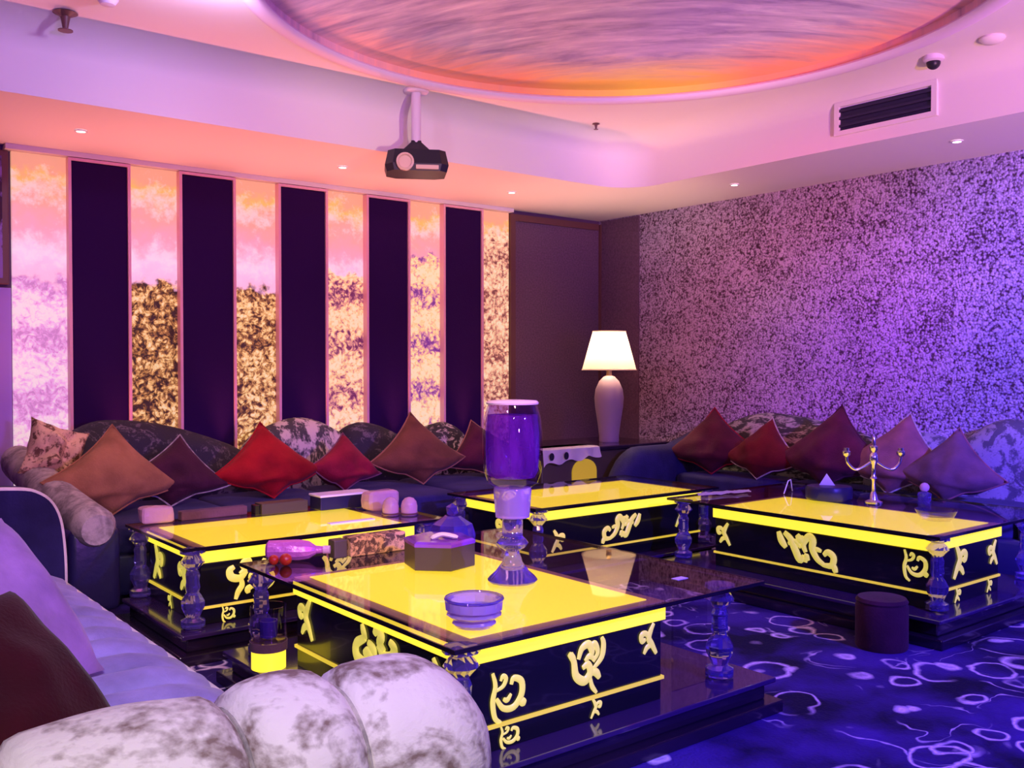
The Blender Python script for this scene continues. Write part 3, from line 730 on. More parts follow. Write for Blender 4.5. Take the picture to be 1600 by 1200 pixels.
# ------------------------------------------------------------------ tables
def motif(kind, s=1.0, seed=0):
    """gilded scroll: list of (points, radii) in the unit plane"""
    if kind == 'crown':
        L_ = [([(-.55, .30), (-.45, .05), (-.38, -.30), (-.10, -.48), (.10, -.30), (.02, -.08), (-.16, -.14)], .085),
              ([(-.30, .10), (-.18, .36), (.05, .42), (.16, .20), (.06, .06)], .075), ([(-.08, .02), (.08, .12), (.22, .02)], .06),
              ([(.20, -.05), (.36, .16), (.26, .40), (.14, .34), (.22, .22)], .06), ([(.22, -.22), (.50, .02), (.56, .34), (.50, .52)], .065),
              ([(.12, -.30), (.30, -.34), (.42, -.50)], .075), ([(.10, -.42), (.16, -.66), (.32, -.86)], .05), ([(-.62, .30), (-.50, .18), (-.44, .02)], .07)]
    elif kind == 'scroll':
        L_ = [([(-.42, .62), (-.36, .40), (-.28, .20)], .06), ([(-.30, .25), (-.62, -.05), (-.60, -.42), (-.30, -.55), (-.08, -.34), (-.20, -.14), (-.34, -.24)], .09),
              ([(-.20, .15), (-.02, .02), (.05, -.16)], .07), ([(.02, .48), (.12, .66), (.26, .50), (.20, .28), (.36, .10)], .08),
              ([(.15, .20), (.36, -.06), (.62, .02), (.68, .30), (.54, .44)], .085), ([(.34, -.06), (.30, -.36), (.42, -.62), (.50, -.92)], .065), ([(-.05, -.45), (.12, -.56), (.10, -.74)], .07)]
    elif kind == 'long':
        L_ = [([(-.95, .42), (-.84, .12), (-.68, -.10)], .085), ([(-.74, .42), (-.52, .22), (-.36, -.12), (-.20, -.44), (-.05, -.30)], .09), ([(-.60, .05), (-.34, .16), (-.16, -.02)], .06),
              ([(-.30, .40), (-.16, .24), (-.06, .36)], .09), ([(.0, -.15), (-.08, .12), (.10, .40), (.24, .30), (.22, .02), (.38, -.30), (.62, -.48)], .085),
              ([(.10, -.42), (.02, -.26), (.0, -.50)], .06), ([(.30, .04), (.52, -.02)], .05), ([(.60, -.48), (.86, -.44), (.92, -.16), (.74, -.02), (.60, -.14)], .075), ([(.92, -.40), (1.0, -.66)], .07)]
    elif kind == 'corner':
        L_ = [([(-.5, .75), (-.4, .35), (-.5, -.1), (-.42, -.6), (-.2, -.8)], .07), ([(-.35, .2), (-.1, .3), (.0, .5), (-.12, .6), (-.2, .46)], .06),
              ([(-.36, -.05), (-.1, -.38), (.3, -.42), (.6, -.1), (.6, .3), (.3, .46), (.2, .28)], .085), ([(-.1, -.1), (.05, -.16), (.2, .0)], .06), ([(.55, -.3), (.75, -.4)], .10)]
    else:  # leaf
        L_ = [([(-.45, -.6), (-.2, -.2), (.0, .1), (-.1, .4), (-.3, .7)], .11), ([(-.05, .1), (.2, .35), (.45, .3), (.4, .05), (.2, .1)], .10), ([(-.2, -.2), (.1, -.25), (.3, -.5)], .09)]
    return L_
def ornament(parent, kind, org, ex, size, nrm, flip=False, sy=1.0):
    """gold scroll lying on a face: org its centre, ex the face's horizontal axis, nrm outward"""
    bm = B(); ex = Vector(ex); nz = Vector(nrm); ez = Vector((0, 0, 1)); org = Vector(org)
    ax = 0 if abs(nz.x) > .5 else 1
    for pts, r in motif(kind):
        P = crom([org + ex*((-p if flip else p)*size/2) + ez*(q*size/2*sy) + nz*.002 for p, q in pts], 5)
        k = len(P); R_ = [size*.5*r*1.4*(.55+.45*math.sin(PI*(i+.6)/(k+.2))) for i in range(k)]
        tube(bm, P, R_, n=8, flat=(ax, .35))
    return build('scroll_ornament', bm, M['scroll'], parent, smooth=True)
def crystal_leg(parent, x, y, z0, z1, r=.056, mat='crystal'):
    h = z1-z0; bm = B()
    prof = [(.75, 0), (1.0, .02), (1.0, .10), (.55, .14), (.72, .20), (.95, .27), (.98, .34), (.70, .42), (.50, .46), (.62, .52), (.55, .60), (.60, .68), (.45, .74), (.70, .79), (1.02, .84), (.75, .90), (.55, .93), (1.05, .96), (1.05, 1)]
    lathe(bm, [(a*r, z0+b*h) for a, b in prof], (x, y, 0), n=10); return build('crystal_leg', bm, M[mat], parent, smooth=25)
def table(label, box_, glass, plinth, orn, trim_face, legs, clear=None):
    bx0, bx1, by0, by1 = box_; gx0, gx1, gy0, gy1 = glass; px0, px1, py0, py1 = plinth
    t = thing('coffee_table', label, 'table', ((bx0+bx1)/2, (by0+by1)/2, 0), 'lit coffee tables')
    bm = B(); box(bm, px0, px1, py0, py1, .0, .05, .006); box(bm, px0+.05, px1-.05, py0+.05, py1-.05, .05, .115, .006); build('plinth', bm, M['plinth'], t)
    bm = B(); box(bm, px0+.02, px1-.02, py0+.02, py1-.02, .115, .135, .005); build('lower_shelf', bm, M['shelf'], t)
    bm = B(); box(bm, bx0+.012, bx1-.012, by0+.012, by1-.012, .135, .424, .004); build('cabinet_body', bm, M['lacquer'], t)
    bm = B(); e = .004
    for (a, b, c, d) in ((bx0+e, bx1-e, by0+e, by0+.012), (bx0+e, bx1-e, by1-.012, by1-e), (bx0+e, bx0+.012, by0+.012, by1-.012), (bx1-.012, bx1-e, by0+.012, by1-.012)): box(bm, a, b, c, d, .210, .222)
    build('gold_line', bm, M['gold_line'], t)
    bm = B(); box(bm, bx0, bx1, by0, by1, .426, .482, .003); build('lit_band', bm, M['yellow_edge'], t)
    bm = B(); box(bm, bx0-.004, bx1+.004, by0-.004, by1+.004, .482, .490); build('dark_trim', bm, M['glass_edge'], t)
    bm = B(); box(bm, bx0+.004, bx1-.004, by0+.004, by1-.004, .490, .4945); build('border_trim', bm, M['tan_trim'], t)
    bm = B(); box(bm, bx0+.05, bx1-.05, by0+.05, by1-.05, .4945, .4975); build('lit_panel', bm, M['yellow_glow'], t)
    bm = B(); box(bm, gx0, gx1, gy0, gy1, .500, .512); gl = build('glass_top', bm, M['glass_top'], t)
    bm = B(); w = .006
    for (a, b, c, d) in ((gx0-w, gx1+w, gy0-w, gy0), (gx0-w, gx1+w, gy1, gy1+w), (gx0-w, gx0, gy0, gy1), (gx1, gx1+w, gy0, gy1)): box(bm, a, b, c, d, .499, .513)
    build('glass_edge', bm, M['glass_edge'], gl)
    for (x, y) in legs: crystal_leg(t, x, y, .136, .4995)
    for o in orn: ornament(t, *o)
    if clear:
        for (a, b, c, d) in clear:
            bm = B(); box(bm, a, b, c, d, .136, .498); build('glass_panel', bm, M['glass_clear'], t)
    return t
nX, nY = (-1, 0, 0), (0, -1, 0)
# front table
bx = (1.69, 2.58, 2.36, 3.56)
table('front coffee table with lit yellow top and gold scrolls, closest to the camera', bx, (1.60, 3.05, 2.29, 3.86), (1.52, 3.12, 2.24, 3.95),
      [('crown', (2.20, bx[2]+.010, .345), (1, 0, 0), .27, nY), ('corner', (1.85, bx[2]+.010, .305), (1, 0, 0), .21, nY), ('leaf', (2.50, bx[2]+.010, .36), (1, 0, 0), .17, nY, True),
       ('corner', (1.86, bx[2]+.010, .172), (1, 0, 0), .12, nY, False, .8), ('leaf', (2.24, bx[2]+.010, .175), (1, 0, 0), .10, nY),
       ('scroll', (bx[0]+.010, 2.93, .345), (0, 1, 0), .40, nX, True, .60), ('leaf', (bx[0]+.010, 3.46, .34), (0, 1, 0), .24, nX), ('leaf', (bx[0]+.010, 2.98, .172), (0, 1, 0), .10, nX), ('leaf', (bx[0]+.010, 2.52, .33), (0, 1, 0), .22, nX, True)],
      None, [(1.660, 2.345), (2.93, 2.40), (1.66, 3.80), (2.96, 3.78)], clear=[(2.66, 2.85, 2.395, 2.405)])
# left table
bx = (1.60, 2.78, 4.36, 5.12)
table('left coffee table with lit yellow top, before the back sofa', bx, (1.52, 2.95, 4.31, 5.18), (1.46, 3.0, 4.22, 5.16),
      [('scroll', (1.86, bx[2]+.010, .34), (1, 0, 0), .32, nY, True, .72), ('crown', (2.32, bx[2]+.010, .34), (1, 0, 0), .26, nY),
       ('leaf', (bx[0]+.010, 4.58, .33), (0, 1, 0), .27, nX), ('leaf', (bx[0]+.010, 4.96, .33), (0, 1, 0), .27, nX, True), ('leaf', (bx[0]+.010, 4.78, .172), (0, 1, 0), .11, nX), ('corner', (1.74, bx[2]+.010, .172), (1, 0, 0), .10, nY)],
      None, [(1.570, 4.355), (2.87, 4.38), (1.57, 5.12), (2.88, 5.12)])
# far table
bx = (3.62, 5.05, 4.30, 5.06)
table('far coffee table with lit yellow top, in front of the corner lamp', bx, (3.54, 5.16, 4.25, 5.14), (3.48, 5.12, 4.17, 5.14),
      [('long', (4.30, bx[2]+.010, .33), (1, 0, 0), .34, nY, True, .85), ('leaf', (3.76, bx[2]+.010, .29), (1, 0, 0), .20, nY), ('leaf', (bx[0]+.010, 4.68, .33), (0, 1, 0), .24, nX), ('leaf', (4.85, bx[2]+.010, .33), (1, 0, 0), .20, nY)],
      None, [(3.595, 4.295), (5.09, 4.31), (3.60, 5.09), (5.09, 5.09)])
# right table
bx = (4.545, 5.26, 2.39, 3.78)
table('right coffee table with lit yellow top and candelabra', bx, (4.50, 5.80, 2.34, 4.10), (4.36, 5.70, 2.25, 4.12),
      [('long', (bx[0]+.010, 3.13, .335), (0, 1, 0), .38, nX, True, .85), ('leaf', (bx[0]+.010, 3.70, .33), (0, 1, 0), .20, nX), ('corner', (bx[0]+.010, 2.50, .34), (0, 1, 0), .20, nX, True),
       ('leaf', (4.82, bx[2]+.010, .34), (1, 0, 0), .26, nY), ('leaf', (5.18, bx[2]+.010, .34), (1, 0, 0), .20, nY, True), ('leaf', (4.80, bx[2]+.010, .174), (1, 0, 0), .12, nY), ('leaf', (5.14, bx[2]+.010, .174), (1, 0, 0), .11, nY)],
      None, [(4.565, 2.385), (4.565, 4.03), (5.62, 2.42), (5.70, 4.0)])

GT = .5122
# ------------------------------------------------------------------ things on the front table
# tall goblet
gx, gy = 2.29, 2.89
t = thing('goblet', 'tall purple glass goblet with barrel bowl on the front table', 'goblet', (gx, gy, GT))
def L3(name, prof, mat, sm=45, n=32):
    bm = B(); lathe(bm, [(r, GT+z) for r, z in prof], (gx, gy, 0), n=n); return build(name, bm, mat, t, smooth=sm)
L3('base', [(.092, 0), (.098, .008), (.090, .018), (.065, .040), (.040, .075), (.030, .105), (.026, .118)], M['crystal'], n=16)
L3('stem', [(.026, .118), (.052, .135), (.062, .150), (.050, .166), (.040, .176), (.040, .245)], M['crystal'])
L3('neck', [(.040, .245), (.066, .25), (.070, .30), (.074, .355), (.072, .365)], M['ash'])
L3('bowl', [(.072, .365), (.098, .385), (.112, .425), (.117, .50), (.116, .58), (.110, .635), (.098, .675), (.094, .685), (.090, .675), (.103, .63), (.109, .58), (.110, .50), (.106, .43), (.092, .40), (.03, .392)], M['goblet'])
L3('filling', [(.02, .396), (.086, .404), (.100, .43), (.104, .50), (.103, .58), (.096, .645), (.04, .647)], murky('purple_filling', (.76, .50, .95), (.44, .14, .50), .36))
L3('lid', [(.100, .686), (.102, .692), (.094, .700), (.04, .703)], M['white_gloss'])
# hexagonal tissue box
hx, hy = 2.24, 3.32
t = thing('tissue_box', 'dark six sided box with glossy purple lid on the front table', 'box', (hx, hy, GT))
bm = B(); lathe(bm, [(.148, GT), (.150, GT+.005), (.150, GT+.095)], (hx, hy, 0), sides=6, rot=.25); build('box_body', bm, M['cabinet'], t)
bm = B(); lathe(bm, [(.152, GT+.095), (.153, GT+.108), (.140, GT+.116), (.03, GT+.120)], (hx, hy, 0), sides=6, rot=.25); build('lid', bm, M['purple_lid'], t)
bm = B(); P = crom([(hx-.06, hy-.03, GT+.121), (hx-.02, hy-.05, GT+.136), (hx+.03, hy-.09, GT+.124)], 5)
tube(bm, P, [.012, .018]+[.02]*(len(P)-3)+[.012], n=8, flat=(2, .5)); build('tissue', bm, M['white'], t, smooth=True)
# blue crystal figure on/behind the box
cx, cy = 2.43, 3.50
t = thing('crystal_decanter', 'squat dark blue crystal decanter right behind the hexagonal box', 'decanter', (cx, cy, GT))
bm = B(); lathe(bm, [(.075, GT), (.095, GT+.02), (.105, GT+.08), (.09, GT+.13), (.05, GT+.155), (.035, GT+.165)], (cx, cy, 0), sides=9); build('body', bm, M['crystal_blue'], t, smooth=20)
bm = B(); ball(bm, (cx, cy, GT+.19), .032, sub=1); build('stopper', bm, M['crystal_blue'], t)
# corner ashtray bowl
ax_, ay = 1.80, 2.47
t = thing('ashtray', 'round cut glass ashtray on the near corner of the front table', 'ashtray', (ax_, ay, GT))
bm = B(); lathe(bm, [(.060, GT), (.072, GT+.012), (.058, GT+.024), (.078, GT+.030), (.090, GT+.040), (.074, GT+.048), (.092, GT+.056), (.095, GT+.085), (.088, GT+.088), (.076, GT+.082), (.070, GT+.055), (.02, GT+.050)], (ax_, ay, 0), n=14); build('dish', bm, M['ash'], t, smooth=20)
bm = B(); tube(bm, [(ax_+.092*math.cos(2*PI*k/28), ay+.092*math.sin(2*PI*k/28), GT+.089) for k in range(28)], .005, n=6, closed=True); build('rim', bm, M['crystal'], t, smooth=True)
bm = B(); box(bm, 2.80, 2.86, 2.50, 2.535, GT+.0002, GT+.002); tag(build('paper_slip', bm, M['paper'], loc=(2.83, 2.52, GT)), 'small white paper slip on the right corner of the front table', 'paper')
# lying purple bottle, amber beads, patterned boxes
t = thing('bottle', 'purple foil bottle lying on the back left corner of the front table', 'bottle', (1.80, 3.78, GT))
Tm = Matrix.Rotation(math.radians(-35), 4, 'Z') @ Matrix.Rotation(PI/2, 4, 'Y')
bm = B(); lathe(bm, [(.03, -.12), (.042, -.11), (.045, .02), (.038, .06), (.018, .09), (.015, .12)], (1.80, 3.77, GT+.046), n=12, mat=Tm); build('bottle_body', bm, M['bottle'], t, smooth=25)
bm = B(); lathe(bm, [(.018, .12), (.018, .15)], (1.80, 3.77, GT+.046), n=12, mat=Tm); build('cap', bm, M['crystal_pink'], t, smooth=40)
for i, (x, y, r, lab) in enumerate([(1.69, 3.74, .022, 'left of two amber red glass beads beside the lying bottle'), (1.725, 3.70, .026, 'larger of two amber red glass beads beside the lying bottle')]):
    bm = B(); ball(bm, (x, y, GT+r), r, sub=3); tag(build('glass_bead', bm, M['amber'], smooth=True, loc=(x, y, GT)), lab, 'bead', 'amber glass beads')
bm = B(); box(bm, 2.02, 2.30, 3.68, 3.76, GT, GT+.085, .006); tag(build('gift_box', bm, M['gold_box'], loc=(2.16, 3.72, GT)), 'gold and brown patterned box at the back of the front table', 'box')
bm = B(); box(bm, 1.945, 2.01, 3.69, 3.75, GT, GT+.08, .006); tag(build('small_box', bm, M['cabinet'], loc=(1.97, 3.70, GT)), 'small dark box left of the gold patterned box', 'box')
# pair of pink domes
for x, y, lab in ((2.775, 4.60, 'left pink glass dome of a pair at the right end of the left table'), (2.86, 4.54, 'right pink glass dome of a pair at the right end of the left table')):
    t = thing('glass_dome', lab, 'glass dome', (x, y, GT), 'pink glass domes')
    bm = B(); lathe(bm, [(.044, GT), (.046, GT+.02), (.046, GT+.05), (.040, GT+.075), (.025, GT+.092), (.006, GT+.098)], (x, y, 0), n=20); build('dome', bm, M['crystal_pink'], t, smooth=40)
    bm = B(); tube(bm, [(x+.047*math.cos(2*PI*k/24), y+.047*math.sin(2*PI*k/24), GT+.008) for k in range(24)], .005, n=6, closed=True); build('rim', bm, M['brown_frame'], t, smooth=True)

# ------------------------------------------------------------------ things on the left table
t = thing('tissue_box', 'long dark olive box on the left table', 'box', (2.34, 5.06, GT))
bm = B(); box(bm, 2.20, 2.48, 5.02, 5.12, GT, GT+.062, .004); build('box_body', bm, M['cabinet'], t)
bm = B(); box(bm, 2.17, 2.20, 5.04, 5.10, GT, GT+.055, .003); build('end_cap', bm, M['lacquer'], t)
t = thing('tissue_box', 'dark box with shiny lilac top on the left table', 'box', (2.70, 5.02, GT))
bm = B(); box(bm, 2.53, 2.86, 4.96, 5.10, GT, GT+.075, .005); build('box_body', bm, M['navy_leather'], t)
bm = B(); box(bm, 2.525, 2.865, 4.955, 5.105, GT+.075, GT+.088, .004); build('lid', bm, M['white_gloss'], t)
t = thing('crystal_block', 'rough pink crystal block near the right end of the left table', 'crystal', (2.83, 4.80, GT))
bm = B(); soft(bm, 2.72, 2.93, 4.74, 4.86, GT, GT+.115, e=.4, nu=12, nv=8, wob=.02, seed=3); build('block', bm, M['crystal_pink'], t)
t.name = 'crystal_block'
bm = B(); soft(bm, 1.56, 1.74, 5.07, 5.17, GT, GT+.095, e=.35, nu=14, nv=8, wob=.02, seed=8); tag(build('crystal_block', bm, M['crystal_pink'], loc=(1.65, 5.12, GT)), 'pink crystal block on the far left corner of the left table', 'crystal')
bm = B(); box(bm, 1.78, 2.15, 5.10, 5.16, GT, GT+.05, .006); tag(build('remote_tray', bm, M['mauve_dark'], loc=(1.96, 5.13, GT)), 'low mauve tray along the back edge of the left table', 'tray')
bm = B(); box(bm, 2.35, 2.62, 4.50, 4.54, GT, GT+.006, .002); tag(build('folded_paper', bm, M['paper'], loc=(2.48, 4.52, GT)), 'thin pale strip of paper on the front of the left table', 'paper')

# ------------------------------------------------------------------ things on the right table
ax_, ay = 5.33, 3.19
ax_, ay = 5.30, 3.17
t = thing('candelabra', 'silver two armed candelabra on the right table', 'candelabra', (ax_, ay, GT))
def LC(name, prof, n=20, dx=0, dy=0, mat=None, par=None):
    bm = B(); lathe(bm, [(r, GT+z) for r, z in prof], (ax_+dx, ay+dy, 0), n=n); return build(name, bm, mat or M['chrome'], par or t, smooth=45)
LC('base', [(.055, 0), (.055, .010), (.030, .022), (.022, .05), (.014, .07)])
LC('stem', [(.014, .07), (.012, .13), (.022, .15), (.012, .17), (.014, .23), (.028, .26), (.024, .29), (.012, .31)])
LC('candle_cup', [(.016, .31), (.024, .325), (.026, .345), (.012, .35), (.012, .385), (.006, .405)])
dv = Vector((.784, -.62, 0))
for s in (-1, 1):
    pts = crom([Vector((ax_, ay, GT+.26)), Vector((ax_, ay, GT+.215))+dv*s*.07, Vector((ax_, ay, GT+.205))+dv*s*.115, Vector((ax_, ay, GT+.24))+dv*s*.155, Vector((ax_, ay, GT+.285))+dv*s*.165], 6)
    bm = B(); tube(bm, pts, .009, n=10); a = build('arm', bm, M['chrome'], t, smooth=True)
    LC('candle_cup', [(.010, .28), (.024, .295), (.024, .315), (.016, .318), (.016, .335)], dx=dv.x*s*.165, dy=dv.y*s*.165, par=a)
t = thing('tissue_box', 'dark oval tissue box left of the candelabra', 'box', (5.24, 3.42, GT))
bm = B(); lathe(bm, [(.92, 0), (1, .012), (1, .07), (.94, .085), (.3, .088)], n=32)
for v in bm.verts: v.co = Vector((5.23+v.co.x*.085-v.co.y*.10, 3.43+v.co.x*.085+v.co.y*.10, GT+v.co.z))
build('box_body', bm, M['navy_leather'], t, smooth=40)
bm = B(); P = [(5.20, 3.48, GT+.088), (5.25, 3.40, GT+.088), (5.235, 3.45, GT+.16)]
vs = [bm.verts.new(p) for p in P]+[bm.verts.new((5.25, 3.46, GT+.088))]
for q in ((0, 1, 2), (1, 3, 2), (3, 0, 2), (0, 3, 1)): bm.faces.new([vs[k] for k in q])
build('tissue', bm, M['white'], t)
bm = B(); lathe(bm, [(.075, GT), (.09, GT+.02), (.11, GT+.055), (.104, GT+.055), (.085, GT+.022), (.02, GT+.015)], (5.00, 2.62, 0), n=24); tag(build('glass_bowl', bm, M['glass_clear'], smooth=40, loc=(5.0, 2.62, GT)), 'clear glass bowl at the near end of the right table', 'bowl')
t = thing('perfume_jar', 'small purple jar with round pink lid at the right end of the right table', 'jar', (5.62, 3.02, GT))
bm = B(); lathe(bm, [(.035, GT), (.04, GT+.01), (.04, GT+.05), (.02, GT+.06)], (5.62, 3.02, 0), n=16); build('jar_body', bm, M['crystal'], t, smooth=40)
bm = B(); ball(bm, (5.62, 3.02, GT+.085), .03, sub=2); build('lid', bm, M['crystal_pink'], t, smooth=True)
t = thing('menu_holder', 'clear bent menu holder with pale edges on the far end of the right table', 'menu holder', (5.25, 3.86, GT))
bm = B()
for a, b in (((5.14, 3.92), (5.20, 3.74)), ):
    x0, y0 = a; x1, y1 = b
    prof = [(0, 0), (.10, .075), (.16, .078), (.20, .0)]
    r0 = [bm.verts.new((x0+p*.8, y0+p*.25, GT+.002+z)) for p, z in prof]; r1 = [bm.verts.new((x1+p*.8, y1+p*.25, GT+.002+z)) for p, z in prof]
    for k in range(3): bm.faces.new((r0[k], r0[k+1], r1[k+1], r1[k]))
bmesh.ops.solidify(bm, geom=bm.faces[:], thickness=.004); build('bent_sheet', bm, M['glass_clear'], t)
bm = B(); tube(bm, [v for v in [(5.20+p*.8, 3.74+p*.25, GT+.005+z) for p, z in prof]], .004, n=6); build('edge', bm, M['paper'], t)
bm = B(); rows = []
for j in range(9):
    row = []
    for i in range(13):
        u, v = i/12, j/8; row.append(bm.verts.new((4.66+.40*u+.05*v, 4.04-.10*u+.07*v-.05, GT+.012+.012*noise.noise(Vector((u*6, v*4, 2)))+.008*math.sin(v*PI))))
    rows.append(row)
for a, b in zip(rows, rows[1:]):
    for k in range(12): bm.faces.new((a[k], a[k+1], b[k+1], b[k]))
bmesh.ops.solidify(bm, geom=bm.faces[:], thickness=.008)
tag(build('napkin', bm, M['white'], smooth=60, loc=(5.0, 4.0, GT)), 'crumpled white napkin lying at the far end of the right table', 'napkin')

# ------------------------------------------------------------------ drum stools / stands
t = thing('drum_stool', 'dark purple drum stool standing before the right table', 'stool', (4.21, 2.47, 0))
bm = B(); lathe(bm, [(.115, .0), (.12, .01), (.12, .20), (.115, .215)], (4.21, 2.47, 0), n=36); build('drum', bm, M['plum'], t, smooth=40)
bm = B(); lathe(bm, [(.115, .215), (.12, .225), (.11, .24), (.05, .245)], (4.21, 2.47, 0), n=36); build('seat_pad', bm, M['plum'], t, smooth=40)
# small lit cylinder between the left and front tables
sx, sy, sz = 1.603, 3.60, .1355
t = thing('candle_stand', 'low drum stand with yellow lit foot on the lower shelf of the front table', 'stand', (sx, sy, sz))
bm = B(); lathe(bm, [(.068, sz), (.068, sz+.075)], (sx, sy, 0), n=36); build('lit_foot', bm, M['yellow_edge'], t, smooth=40)
bm = B(); lathe(bm, [(.074, sz+.075), (.075, sz+.11)], (sx, sy, 0), n=36); build('band', bm, M['mauve_dark'], t, smooth=40)
bm = B(); lathe(bm, [(.072, sz+.11), (.072, sz+.25), (.068, sz+.25), (.068, sz+.118), (.02, sz+.115)], (sx, sy, 0), n=36); build('glass_cylinder', bm, M['glass_clear'], t, smooth=40)
t = thing('crystal_tumbler', 'blue crystal tumbler inside the low drum stand', 'glass', (sx, sy, sz+.1185))
bm = B(); lathe(bm, [(.026, sz+.1185), (.034, sz+.125), (.037, sz+.19), (.033, sz+.19), (.030, sz+.135), (.01, sz+.13)], (sx, sy, 0), n=12); build('cup', bm, M['crystal_blue'], t, smooth=20)

# ------------------------------------------------------------------ corner cabinet, cloth, lamp
t = thing('corner_table', 'dark corner cabinet with yellow arched door beneath the lamp', 'cabinet', (5.4, 5.95, 0))
bm = B(); box(bm, 4.74, 6.15, 5.62, 6.36, .0, .655, .01); build('cabinet_body', bm, M['cabinet'], t)
bm = B(); box(bm, 4.72, 6.17, 5.60, 6.38, .655, .69, .008); build('cabinet_top', bm, M['plinth'], t)
bm = B(); pts = [(5.05, .30), (5.31, .30), (5.31, .50)] + [(5.18+.13*math.cos(a), .50+.10*math.sin(a)) for a in [PI*k/12 for k in range(1, 12)]] + [(5.05, .50)]
f_ = [bm.verts.new((x, 5.608, z)) for x, z in pts]; k_ = [bm.verts.new((x, 5.62, z)) for x, z in pts]
bm.faces.new(f_)
for k in range(len(f_)): j = (k+1) % len(f_); bm.faces.new((f_[k], k_[k], k_[j], f_[j]))
build('arched_door', bm, principled('yellow_door', (.55, .40, .03), rough=.3, emit=(.8, .55, .02), es=.35), t)
# draped white cloth with two dark oval marks and scalloped hem
bm = B(); nx = 40; cols = []
def clothx(u): return 4.725+.60*u
for i in range(nx+1):
    u = i/nx; x = clothx(u); hem = .56+.012*math.sin(u*19)+.02*abs(math.sin(u*9.5)) + .05*u
    fold = .008*math.sin(u*24)
    prof = [(5.85, .697), (5.70, .697), (5.62, .698), (5.592, .690), (5.586+fold*.5, .65), (5.580+fold, (hem+.65)/2), (5.576+fold*1.4, hem)]
    cols.append([bm.verts.new((x, y, z)) for y, z in prof])
for a, b in zip(cols, cols[1:]):
    for k in range(6): bm.faces.new((a[k], a[k+1], b[k+1], b[k]))
bmesh.ops.solidify(bm, geom=bm.faces[:], thickness=.005)
c = build('table_cloth', bm, M['white'], smooth=60, loc=(5.0, 5.7, .69)); tag(c, 'white cloth with two dark oval marks hanging from the corner cabinet', 'cloth')
for x in (4.80, 4.95):
    bm = B(); lathe(bm, [(.026, 0), (.026, .003)], n=20)
    for v in bm.verts: v.co = Vector((x+v.co.x*.9, 5.571-v.co.z, .640+v.co.y*1.15))
    build('oval_mark', bm, M['black_plastic'], c)
lx, ly, lz = 5.73, 5.90, .70
lz = .6905
t = thing('table_lamp', 'lit table lamp with pale shade and mauve vase body in the room corner', 'lamp', (lx, ly, lz))
def LL(name, prof, mat, n=40, cap=True):
    bm = B(); lathe(bm, [(r, lz+z) for r, z in prof], (lx, ly, 0), n=n, cap=cap); return build(name, bm, mat, t, smooth=45)
LL('vase_body', [(.082, 0), (.086, .012), (.084, .05), (.098, .16), (.120, .30), (.126, .38), (.116, .45), (.085, .52), (.045, .56), (.024, .567)], M['lamp_vase'])
LL('neck', [(.026, .567), (.022, .60), (.030, .62), (.016, .635), (.016, .70)], M['brass'])
LL('lamp_shade', [(.232, .615), (.140, .945)], M['lampshade'], n=48, cap=False)
bm = B()
for z, r in ((.616, .232), (.944, .140)): tube(bm, [(lx+r*math.cos(2*PI*k/48), ly+r*math.sin(2*PI*k/48), lz+z) for k in range(48)], .005, n=6, closed=True)
build('shade_rim', bm, M['lampshade'], t, smooth=True)
bm = B(); ball(bm, (lx, ly, lz+.74), .035, sub=3); bulb = build('bulb', bm, M['bulb'], t, smooth=True)
def light(kind, name, loc, energy, color, target=None, size=.1, angle=None, blend=.6, parent=None):
    l = bpy.data.lights.new(name, kind); l.energy = energy; l.color = color
    if kind == 'AREA': l.size = size
    else: l.shadow_soft_size = size
    if angle: l.spot_size = math.radians(angle); l.spot_blend = blend
    o = bpy.data.objects.new(name, l); COL.objects.link(o); o.location = loc
    if target is not None:
        o.rotation_euler = (Vector(target)-Vector(loc)).to_track_quat('-Z', 'Y').to_euler()
    if parent: o.parent = parent; o.location = Vector(loc)-wloc(parent)
    return o
light('POINT', 'lamp_bulb_light', (lx, ly, lz+.80), 30, (1, .72, .45), size=.05, parent=t)
t2 = t

# ------------------------------------------------------------------ added colour wash spots, out of view, no fixtures built
def added_wash(loc, target, energy, color, angle, size=.08, blend=.7): light('SPOT', 'added_wash_spot', loc, energy, color, target, size, angle, blend)
added_wash((1.2, -1.9, 1.6), (1.7, 4.8, 3.2), 560, (.42, .07, 1.0), 66, .15)          # violet wash over the ceiling left
added_wash((2.6, -2.0, 1.5), (5.7, 2.8, 3.25), 1150, (.40, .07, 1.0), 42, .15)         # pink violet wash over the right riser
added_wash((2.4, -2.0, .9), (3.8, 3.7, 3.3), 850, (1.0, .74, .55), 32, .15)          # rosy white on the painted dome
added_wash((3.2, -2.0, .6), (6.0, 3.4, 3.0), 1250, (1.0, .50, .22), 30, .1)             # warm on the right soffit
added_wash((3.0, -2.0, 2.6), (6.7, 1.5, 1.2), 5200, (.13, .07, 1.0), 46, .15)         # blue violet on right wall
added_wash((.6, .2, 2.7), (6.7, 4.7, 1.7), 800, (1.0, .03, .14), 24, .15, .9)          # rose on right wall
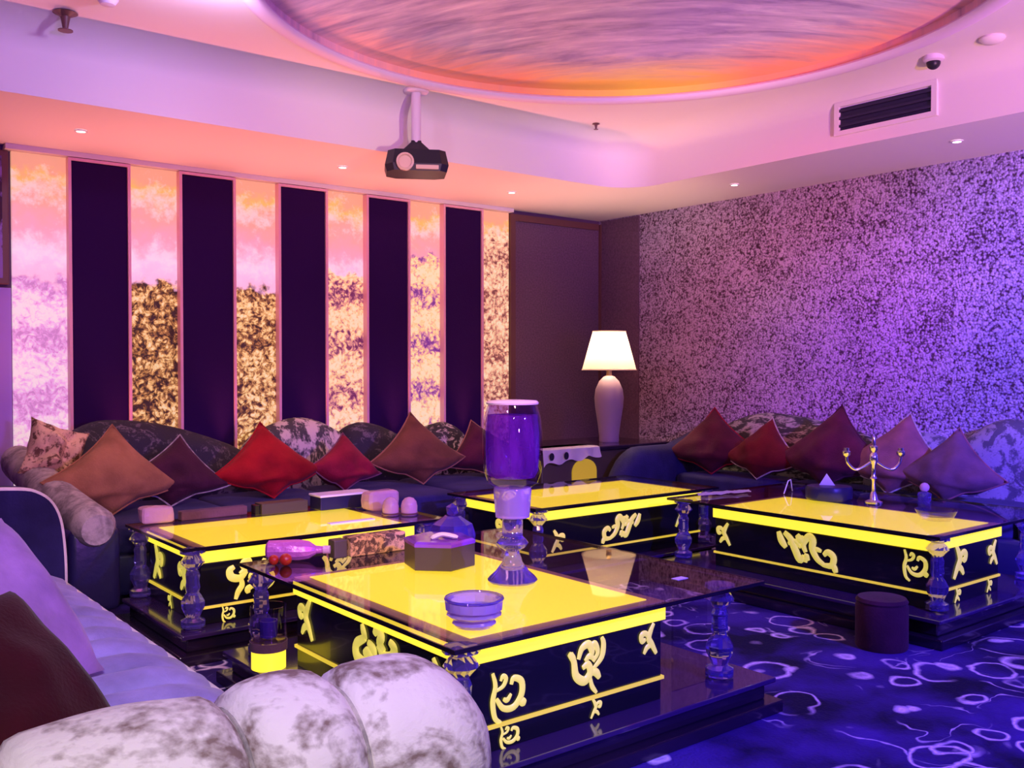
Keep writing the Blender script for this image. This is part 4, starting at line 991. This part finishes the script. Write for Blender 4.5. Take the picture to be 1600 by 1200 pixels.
added_wash((3.4, -1.8, 2.65), (3.7, 1.7, 0), 2000, (.11, .06, 1.0), 62, .1)            # blue on the carpet
added_wash((-.1, -.6, 2.7), (.9, 2.2, .5), 360, (1.0, .90, .96), 44, .12)              # pale light on nearest sofa
added_wash((1.4, 1.0, 2.75), (3.0, 6.2, .7), 320, (1.0, .42, .25), 60, .12)             # warm on back sofa
added_wash((-.1, 1.6, 2.7), (2.6, 3.0, .4), 90, (.30, .16, 1.0), 75, .1)              # violet glints over the tables
for x in (1.2, 2.0, 2.75, 3.5, 4.25, 4.97):                                           # warm spots added out of sight behind the back sofa to tint the soffit
    light('SPOT', 'added_uplight', (x, 6.93, .70), 88, (1.0, .26, .20), (x, 5.95, 2.8), .04, 84, .9)
t = thing('ceiling_spot_lamp', 'bright white-violet lamp on the ceiling at the top edge of the photo', 'lamp', (1.72, 4.42, ZC))
bm = B(); lathe(bm, [(.06, ZC-.001), (.065, ZC-.03), (.05, ZC-.05)], (1.72, 4.42, 0), n=24); build('housing', bm, M['light_case'], t, smooth=40)
bm = B(); lathe(bm, [(.045, ZC-.056), (.045, ZC-.05)], (1.72, 4.42, 0), n=24); build('lens', bm, M['light_lens'], t)
light('POINT', 'ceiling_spot_glow', (1.72, 4.42, ZC-.16), 26, (.72, .55, 1.0), size=.05, parent=t)

# ------------------------------------------------------------------ world, camera, view
w = bpy.data.worlds.new('room_ambient'); scn.world = w; w.use_nodes = True
w.node_tree.nodes['Background'].inputs[0].default_value = (.02, .01, .04, 1); w.node_tree.nodes['Background'].inputs[1].default_value = .3
cam = bpy.data.cameras.new('camera'); co = bpy.data.objects.new('camera', cam); COL.objects.link(co)
cam.sensor_width = 36; cam.sensor_fit = 'HORIZONTAL'; cam.lens = 1494.1/1600*36; cam.clip_start = .02
co.location = (0, 0, 1.35); co.rotation_euler = (math.radians(90-1.155), 0, math.radians(-38.362))
scn.camera = co
scn.view_settings.view_transform = 'Standard'; scn.view_settings.look = 'None'; scn.view_settings.gamma = 1
scn.view_settings.use_curve_mapping = False; scn.view_settings.exposure = 0
